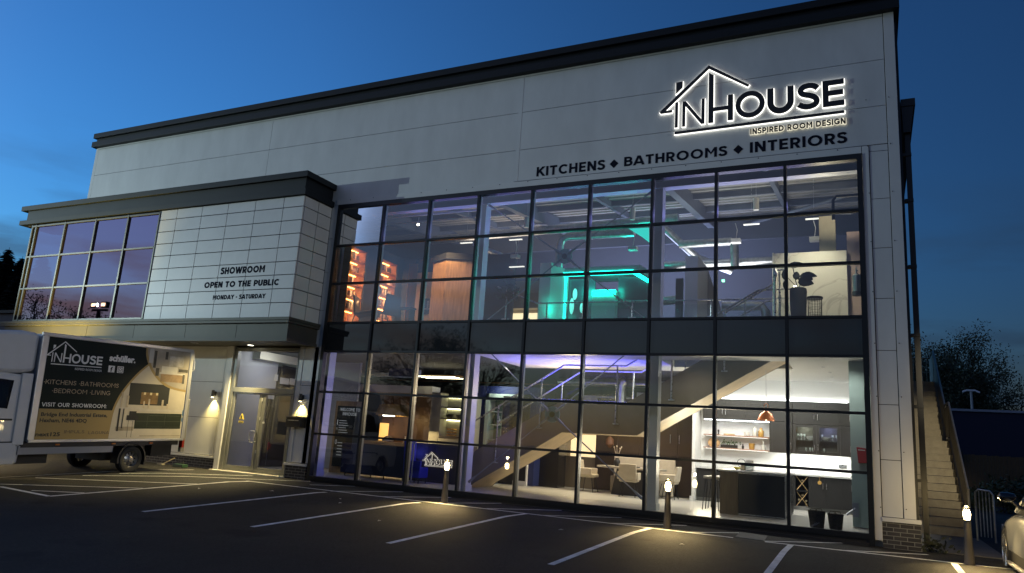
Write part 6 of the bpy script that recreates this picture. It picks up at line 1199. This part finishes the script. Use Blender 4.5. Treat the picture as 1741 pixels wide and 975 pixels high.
prof_ = [(-1.30, 1.04, .84), (-2.05, 1.52, .66), (-2.6, 1.66, .62), (-3.5, 1.66, .62), (-4.05, 1.35, .70), (-4.22, 1.04, .80)]
vv = []
for y, z, hw in prof_: vv += [(xc-.86, y, zc+1.02), (xc-hw, y, zc+z), (xc+hw, y, zc+z), (xc+.86, y, zc+1.02)]
ff_ = [(i*4+a, i*4+b, i*4+4+b, i*4+4+a) for i in range(len(prof_)-1) for a, b in ((0, 1), (1, 2), (2, 3))]
q.add(vv, ff_); obj('cabin_glass', q, cgl, CR, smooth=True)
q = MB(); q.tube([(xc-.845, -1.30, zc+1.04), (xc-.665, -2.05, zc+1.53), (xc-.625, -2.6, zc+1.675), (xc-.625, -3.5, zc+1.675), (xc-.71, -4.05, zc+1.36)], .035, 8); q.tube([(xc+.845, -1.30, zc+1.04), (xc+.665, -2.05, zc+1.53), (xc+.625, -2.6, zc+1.675), (xc+.625, -3.5, zc+1.675), (xc+.71, -4.05, zc+1.36)], .035, 8); q.box(xc-.60, xc+.60, -3.5, -2.5, zc+1.665, zc+1.69); obj('roof', q, cp_, CR, smooth=True)
for s in (-1, 1):
    q = MB(); q.lathe([(.02, -.12), (.075, -.09), (.095, 0), (.085, .08), (.03, .11)], 0, 0, 16); q.map(lambda x, y, z, s=s: (xc+s*1.0+z*1.15*s, -1.55+y*.9, zc+1.26+x*.85)); obj('mirror', q, mat('mirror_black', (.01, .01, .012), .12, coat=.6), CR, smooth=True)
    q = MB(); q.tube([(xc+s*.80, -1.62, zc+1.08), (xc+s*.92, -1.56, zc+1.2)], .03, 8); obj('mirror_arm', q, black, CR)
    q = MB(); q.box(xc+s*.93-.07, xc+s*.93+.07, -3.05, -.98, zc+.20, zc+.25); obj('side_step', q, alu, CR, bevel=.015)
    q = MB(); q.box(xc+s*.945-.012, xc+s*.945+.012, -3.0, -1.0, zc+.26, zc+.42); obj('sill_trim', q, black, CR)
    q = MB(); q.prism([(xc+s*.62, .53, zc+.66), (xc+s*.86, .28, zc+.72), (xc+s*.89, .1, zc+.66), (xc+s*.74, .50, zc+.56)], (0, .03, .02)); obj('headlight', q, mat('headlamp_glass', (.3, .32, .34), .1), CR)
    for yy in (-.55, -3.45):
        N = 36; q = MB(); v = []; f = []; rr = [(.25, .01), (.285, .0), (.34, .004), (.362, .03), (.362, .2), (.34, .22), (.25, .21)]; xo = xc+s*.955
        for r, d in rr:
            for k in range(N): t_ = 2*math.pi*k/N; v.append((xo-s*d, yy+r*math.cos(t_), zc+.362+r*math.sin(t_)))
        for i in range(len(rr)-1):
            for k in range(N): f.append((i*N+k, i*N+(k+1) % N, (i+1)*N+(k+1) % N, (i+1)*N+k))
        q.add(v, f); ty = obj('wheel', q, MATS['tyre'], CR, smooth=True)
        q = MB()
        for k in range(10):
            a = 2*math.pi*k/10
            for da in (-.09, .09): q.tube([(xo-s*.03, yy+.05*math.cos(a), zc+.362+.05*math.sin(a)), (xo-s*.012, yy+.255*math.cos(a+da), zc+.362+.255*math.sin(a+da))], [.022, .012], 5)
        q.tube([(xo-s*.06, yy, zc+.362), (xo-s*.015, yy, zc+.362)], .06, 14); ring = [(xo-s*.012, yy+.258*math.cos(2*math.pi*k/36), zc+.362+.258*math.sin(2*math.pi*k/36)) for k in range(37)]; q.tube(ring, .014, 6, False)
        obj('rim', q, mat('alloy_rim', (.55, .53, .48), .25, .9), ty, smooth=True); q = MB(); q.tube([(xo-s*.12, yy, zc+.362), (xo-s*.13, yy, zc+.362)], .25, 24); obj('rim_barrel', q, black_m, ty)

# ------------------------------------------------------------------ right background: shed, fence, lamp, hedge, trees
z0 = gz(16, 25)
sh_ = thing('navy_shed', 'long low navy blue building with a pale roof edge beyond the stair', 'building', (20, 30, z0)); q = MB(); q.box(15.6, 34, 30, 40, z0-.2, 4.38); obj('wall', q, mat('navy_sheet', (.008, .011, .038), .6), sh_); q = MB(); q.box(15.5, 34.1, 29.9, 40.1, 4.38, 4.5); obj('roof_edge', q, mat('pale_roof_edge', (.30, .33, .38), .5), sh_)
fe = thing('timber_fence', 'brown close-boarded timber fence below the navy building', 'fence', (20, 26, z0)); q = MB()
for i in range(60): x = 16.0+i*.16; q.box(x, x+.15, 26, 26.03, z0-.1, 2.05+.015*(i % 3))
obj('boards', q, wood('fence_wood', (.13, .075, .03), .3), fe); q = MB(); q.box(16, 25.6, 26.031, 26.08, .4, .5); q.box(16, 25.6, 26.031, 26.08, 1.6, 1.7); obj('rails', q, MATS['fence_wood'], fe); q = MB(); q.box(15.78, 15.98, 25.9, 26.1, z0-.1, 2.2); obj('post', q, mat('post_dark', (.03, .028, .025), .8), fe)
lp = thing('lamp_post', 'pale twin-arm lamp post sticking up above the navy roof', 'lamp post', (17.0, 31, 4.5)); q = MB(); q.tube([(17.0, 31, 4.5), (17.0, 31, 5.52)], .06, 8); obj('pole', q, mat('lamp_pole', (.35, .36, .33), .5), lp); q = MB(); q.tube([(16.6, 31, 5.50), (16.8, 31, 5.58), (17.2, 31, 5.58), (17.4, 31, 5.48)], .05, 6); obj('head', q, white, lp)
hg_leaf = mat('shrub_leaf', (.045, .06, .02), .65, 0, .5, 3)
def bush(x, y, z, rx, ry, rz_, n, s, seed, label):
    t = thing('shrub', label, 'shrub', (x, y, z), group='shrubs in front of the timber fence'); q = MB(); rnd = random.Random(seed)
    for _ in range(int(n/14)):
        c = (x+rnd.uniform(-1, 1)*rx, y+rnd.uniform(-1, 1)*ry, z+rnd.uniform(.1, 1)*rz_); leaves(q, c, rx*.35, ry*.4, rz_*.3, 14, s, rnd)
    obj('foliage', q, hg_leaf, t); q = MB()
    for k in range(5): q.tube([(x+rnd.uniform(-.2, .2), y, z-.05), (x+rnd.uniform(-.6, .6)*rx, y, z+rz_*.8)], .02, 5)
    obj('stem', q, black_m, t)
for i, (x, rx, h) in enumerate(((16.9, .7, 1.25), (18.2, .8, 1.5), (19.6, .9, 1.7), (15.9, .5, .8))): bush(x, 20+.3*i, gz(x, 20), rx, .6, h, 900, .085, 20+i, ['shrub in the gap right of the hoop barrier', 'middle shrub before the timber fence', 'taller shrub at the right edge before the fence', 'low shrub just behind the stair rail'][i])
bark = mat('bark', (.05, .042, .035), .9, 0, .3, 8, .4, 30); tl_ = mat('tree_leaf', (.035, .05, .02), .6, 0, .5, .8)
def tree(x, y, h, w, nl, leafn, ls, seed, label, base=None, group='trees beyond the navy building'):
    rnd = random.Random(seed); z = gz(x, y) if base is None else base; t = thing('broadleaf_tree', label, 'tree', (x, y, z), group=group)
    q = MB(); fol = MB(); tips = []
    q.tube([(x, y, z-.2), (x+.1, y, z+h*.2), (x+.05, y+.1, z+h*.45), (x, y, z+h*.7)], [h*.03, h*.024, h*.016, h*.006], 8)
    def grow(p, d, L, r, lev):
        p1 = p+d*L*.5+Vector((rnd.gauss(0, .06)*L, rnd.gauss(0, .06)*L, 0)); p2 = p+d*L
        q.tube([p, p1, p2], [r, r*.7, r*.35], 5 if lev < 2 else 3, False)
        if lev == 3: tips.append((p2, L)); return
        for _ in range(3 if lev else 4):
            nd = (d+Vector((rnd.gauss(0, .55), rnd.gauss(0, .55), rnd.gauss(.12, .4)))).normalized(); grow(p+d*L*rnd.uniform(.45, 1), nd, L*rnd.uniform(.5, .72), r*.55, lev+1)
        tips.append((p2, L))
    for k in range(nl):
        a = k*2.4+rnd.uniform(-.4, .4); e = rnd.uniform(.25, 1.1); zz = z+h*rnd.uniform(.18, .6)
        grow(Vector((x, y, zz)), Vector((math.cos(a)*math.cos(e), math.sin(a)*math.cos(e), math.sin(e))), w*rnd.uniform(.42, .62), h*.010, 1)
    obj('trunk', q, bark, t)
    if leafn:
        for p, L in tips: leaves(fol, p, min(L, 1)*.7, min(L, 1)*.7, min(L, 1)*.6, leafn, ls, rnd)
        obj('crown', fol, tl_, t)
tree(16.6, 42, 11.0, 5.2, 64, 64, .085, 3, 'full dark tree rising behind the stair and navy roof')
tree(14.6, 44, 10.6, 4.4, 44, 56, .085, 5, 'dark tree mostly hidden behind the stair top')
tree(21.6, 42, 8.6, 3.8, 24, 1, .06, 9, 'bare branching tree at the right edge above the navy roof')
tree(23.8, 43, 8.0, 3.4, 20, 3, .07, 12, 'sparse tree touching the right edge of the picture')
# ------------------------------------------------------------------ left background
lbz = gz(-60, 20); nb = thing('distant_navy_building', 'dark navy building below the conifers at the far left', 'building', (-44, 16, lbz)); q = MB(); q.box(-54, -38, 14, 24, lbz-.2, 7.6); obj('wall', q, MATS['navy_sheet'], nb); q = MB(); q.box(-54.2, -37.8, 13.8, 24.2, 7.6, 7.8); obj('roof_edge', q, fascia, nb)
def conifer(x, y, base, h, seed):
    t = thing('conifer', ['tallest conifer at the far left edge', 'conifer second from the left edge', 'conifer nearest the annex corner', 'low conifer in front of the tall ones', 'conifer half hidden at the left edge', 'thin conifer behind the others at far left', 'conifer standing between the two tallest at far left', 'bushy conifer in front of the second tallest', 'short conifer close to the annex corner', 'tall conifer partly cut by the left edge', 'tall conifer in the back row at far left', 'back row conifer nearest the annex'][seed], 'tree', (x, y, base), group='conifers at the far left'); rnd = random.Random(seed); q = MB(); q.tube([(x, y, base-.3), (x, y, base+h)], [h*.022, .02], 6); obj('trunk', q, bark, t); q = MB()
    n = int(h*12)
    for i in range(n):
        zz = h*(.04+.95*i/n); r = (h-zz)**.75*.55*rnd.uniform(.7, 1.2)+.3
        for k in range(13):
            a = rnd.uniform(0, 6.28); d = Vector((math.cos(a), math.sin(a), -.25)); s = Vector((-math.sin(a), math.cos(a), 0)); p = Vector((x, y, base+zz))
            q.quad(p, p+d*r*.55+s*r*.2, p+d*r, p+d*r*.55-s*r*.2)
    obj('crown', q, mat('conifer_leaf', (.015, .026, .014), .8, 0, .3, 2), t)
for i, (x, y, h) in enumerate(((-75.5, 27, 18.6), (-72.0, 28.5, 17.6), (-69.6, 30, 17.0), (-66, 27.5, 13.8), (-78, 25, 19.5), (-71, 33, 18.2), (-73.8, 27.8, 17.0), (-70.6, 28.8, 16.2), (-67.6, 29.5, 15.0), (-77, 29, 18.8), (-74.2, 31, 18.5), (-68.5, 32, 16.6))): conifer(x, y, lbz, h, i)
# ------------------------------------------------------------------ across the road, behind the viewer (seen mirrored in the glass), and an added mast
fm_ = thing('floodlight_mast', 'floodlight mast across the road mirrored in the annex windows', 'floodlight', (-34.3, -17.9, gz(-34, -18))); q = MB(); zb2 = gz(-34, -18); q.tube([(-34.3, -17.9, zb2), (-34.3, -17.9, 8.0)], [.16, .12], 10); q.box(-35.1, -33.5, -18.0, -17.9, 7.95, 8.08); obj('mast', q, bark, fm_)
for dx in (-.55, .55): q = MB(); q.box(-34.3+dx-.3, -34.3+dx+.3, -18.0, -17.8, 8.15, 8.55); hd_ = obj('flood_head', q, black, fm_); q = MB(); q.box(-34.3+dx-.2, -34.3+dx+.2, -17.79, -17.78, 8.24, 8.46); obj('flood_lens', q, emit('flood_lens', (1, .80, .38), 7), hd_)
lamp('SPOT', 'flood_beam', (-34.0, -17.5, 8.3), 16500, (.74, .97, .98), fm_, (33, 17.5, 5.6), .0, spot=44, blend=.55)
added_mast = thing('floodlight_mast', 'added floodlight mast beyond the silver car, lighting annex side and van', 'floodlight', (40, -13, gz(40, -13))); q = MB(); zb3 = gz(40, -13); q.tube([(40, -13, zb3), (40, -13, 9.0)], [.16, .12], 10); obj('mast', q, bark, added_mast); q = MB(); q.box(39.75, 40.0, -13.3, -12.7, 9.0, 9.4); obj('flood_head', q, black, added_mast)  # unseen mast, added to light the annex side and the van side
lamp('SPOT', 'flood_beam', (39.6, -12.9, 9.2), 7500, (.92, .97, .95), added_mast, (-45, 11.6, -4.6), .0, spot=23, blend=.7)
ls = thing('lamp_standard', 'street lamp standing behind the viewer lighting the outdoor stair', 'street lamp', (15.2, -19.4, gz(15.2, -19.4))); q = MB(); zl_ = gz(15.2, -19.4); q.tube([(15.2, -19.4, zl_), (15.2, -19.4, 6.1)], [.08, .05], 10); q.tube([(15.2, -19.4, 6.05), (15.1, -19.0, 6.2)], .04, 8); obj('pole', q, bark, ls); q = MB(); q.box(14.95, 15.25, -19.1, -18.7, 6.18, 6.28); obj('head', q, black, ls)
lamp('SPOT', 'street_beam', (15.1, -18.9, 6.15), 5200, (1, .83, .52), ls, (-.98, 26, -4.3), .0, spot=10.5, blend=.8)
for i, (x, y, h, w, ln) in enumerate(((-47, -26, 11.2, 5, 9), (-51.5, -24, 12, 5, 9), (-13.5, -25.5, 9.5, 4.2, 3), (-10.6, -26.5, 8.6, 3.8, 1), (-20, -34, 11, 5, 6))):
    tree(x, y, h, w, 22, ln*3, .10, 40+i, ['dark tree across the road mirrored low in the annex panes', 'taller dark tree across the road left of its twin', 'leafy tree across the road mirrored in the dark spandrels', 'bare tree across the road mirrored beside the leafy one', 'distant tree across the road behind the viewer'][i], group='trees across the road')
rnd_ = random.Random(11)
for i, (x, y, lab) in enumerate(((2.4, -3.6, 'pale scrap of litter in the bay by the nearest lit bollard'), (2.0, -3.1, 'small pale scrap beside the first bay line past the door'), (4.3, -4.9, 'pale scrap of litter in the middle bay'), (7.1, -3.4, 'tiny white scrap near the bay line before the dining window'), (-1.0, -4.1, 'pale scrap of litter in front of the entrance door'), (9.2, -3.3, 'pale leaf on the lit tarmac before the second bollard'), (.2, -3.2, 'pale leaf between the door and the first bay line'))):
    q = MB(); z_ = gz(x, y)+.012; a = rnd_.uniform(0, 3); k = rnd_.uniform(.03, .06); c_, s_ = math.cos(a)*k, math.sin(a)*k
    q.prism([(x-c_, y-s_, z_), (x+s_*.5, y-c_*.5, z_+.01), (x+c_, y+s_, z_+.004), (x-s_*.5, y+c_*.5, z_+.014)], (0, 0, .003)); tag(obj('paper_scrap', q, mat('litter_pale', (.5, .5, .46), .8)), lab, 'litter', 'scraps of litter on the tarmac')
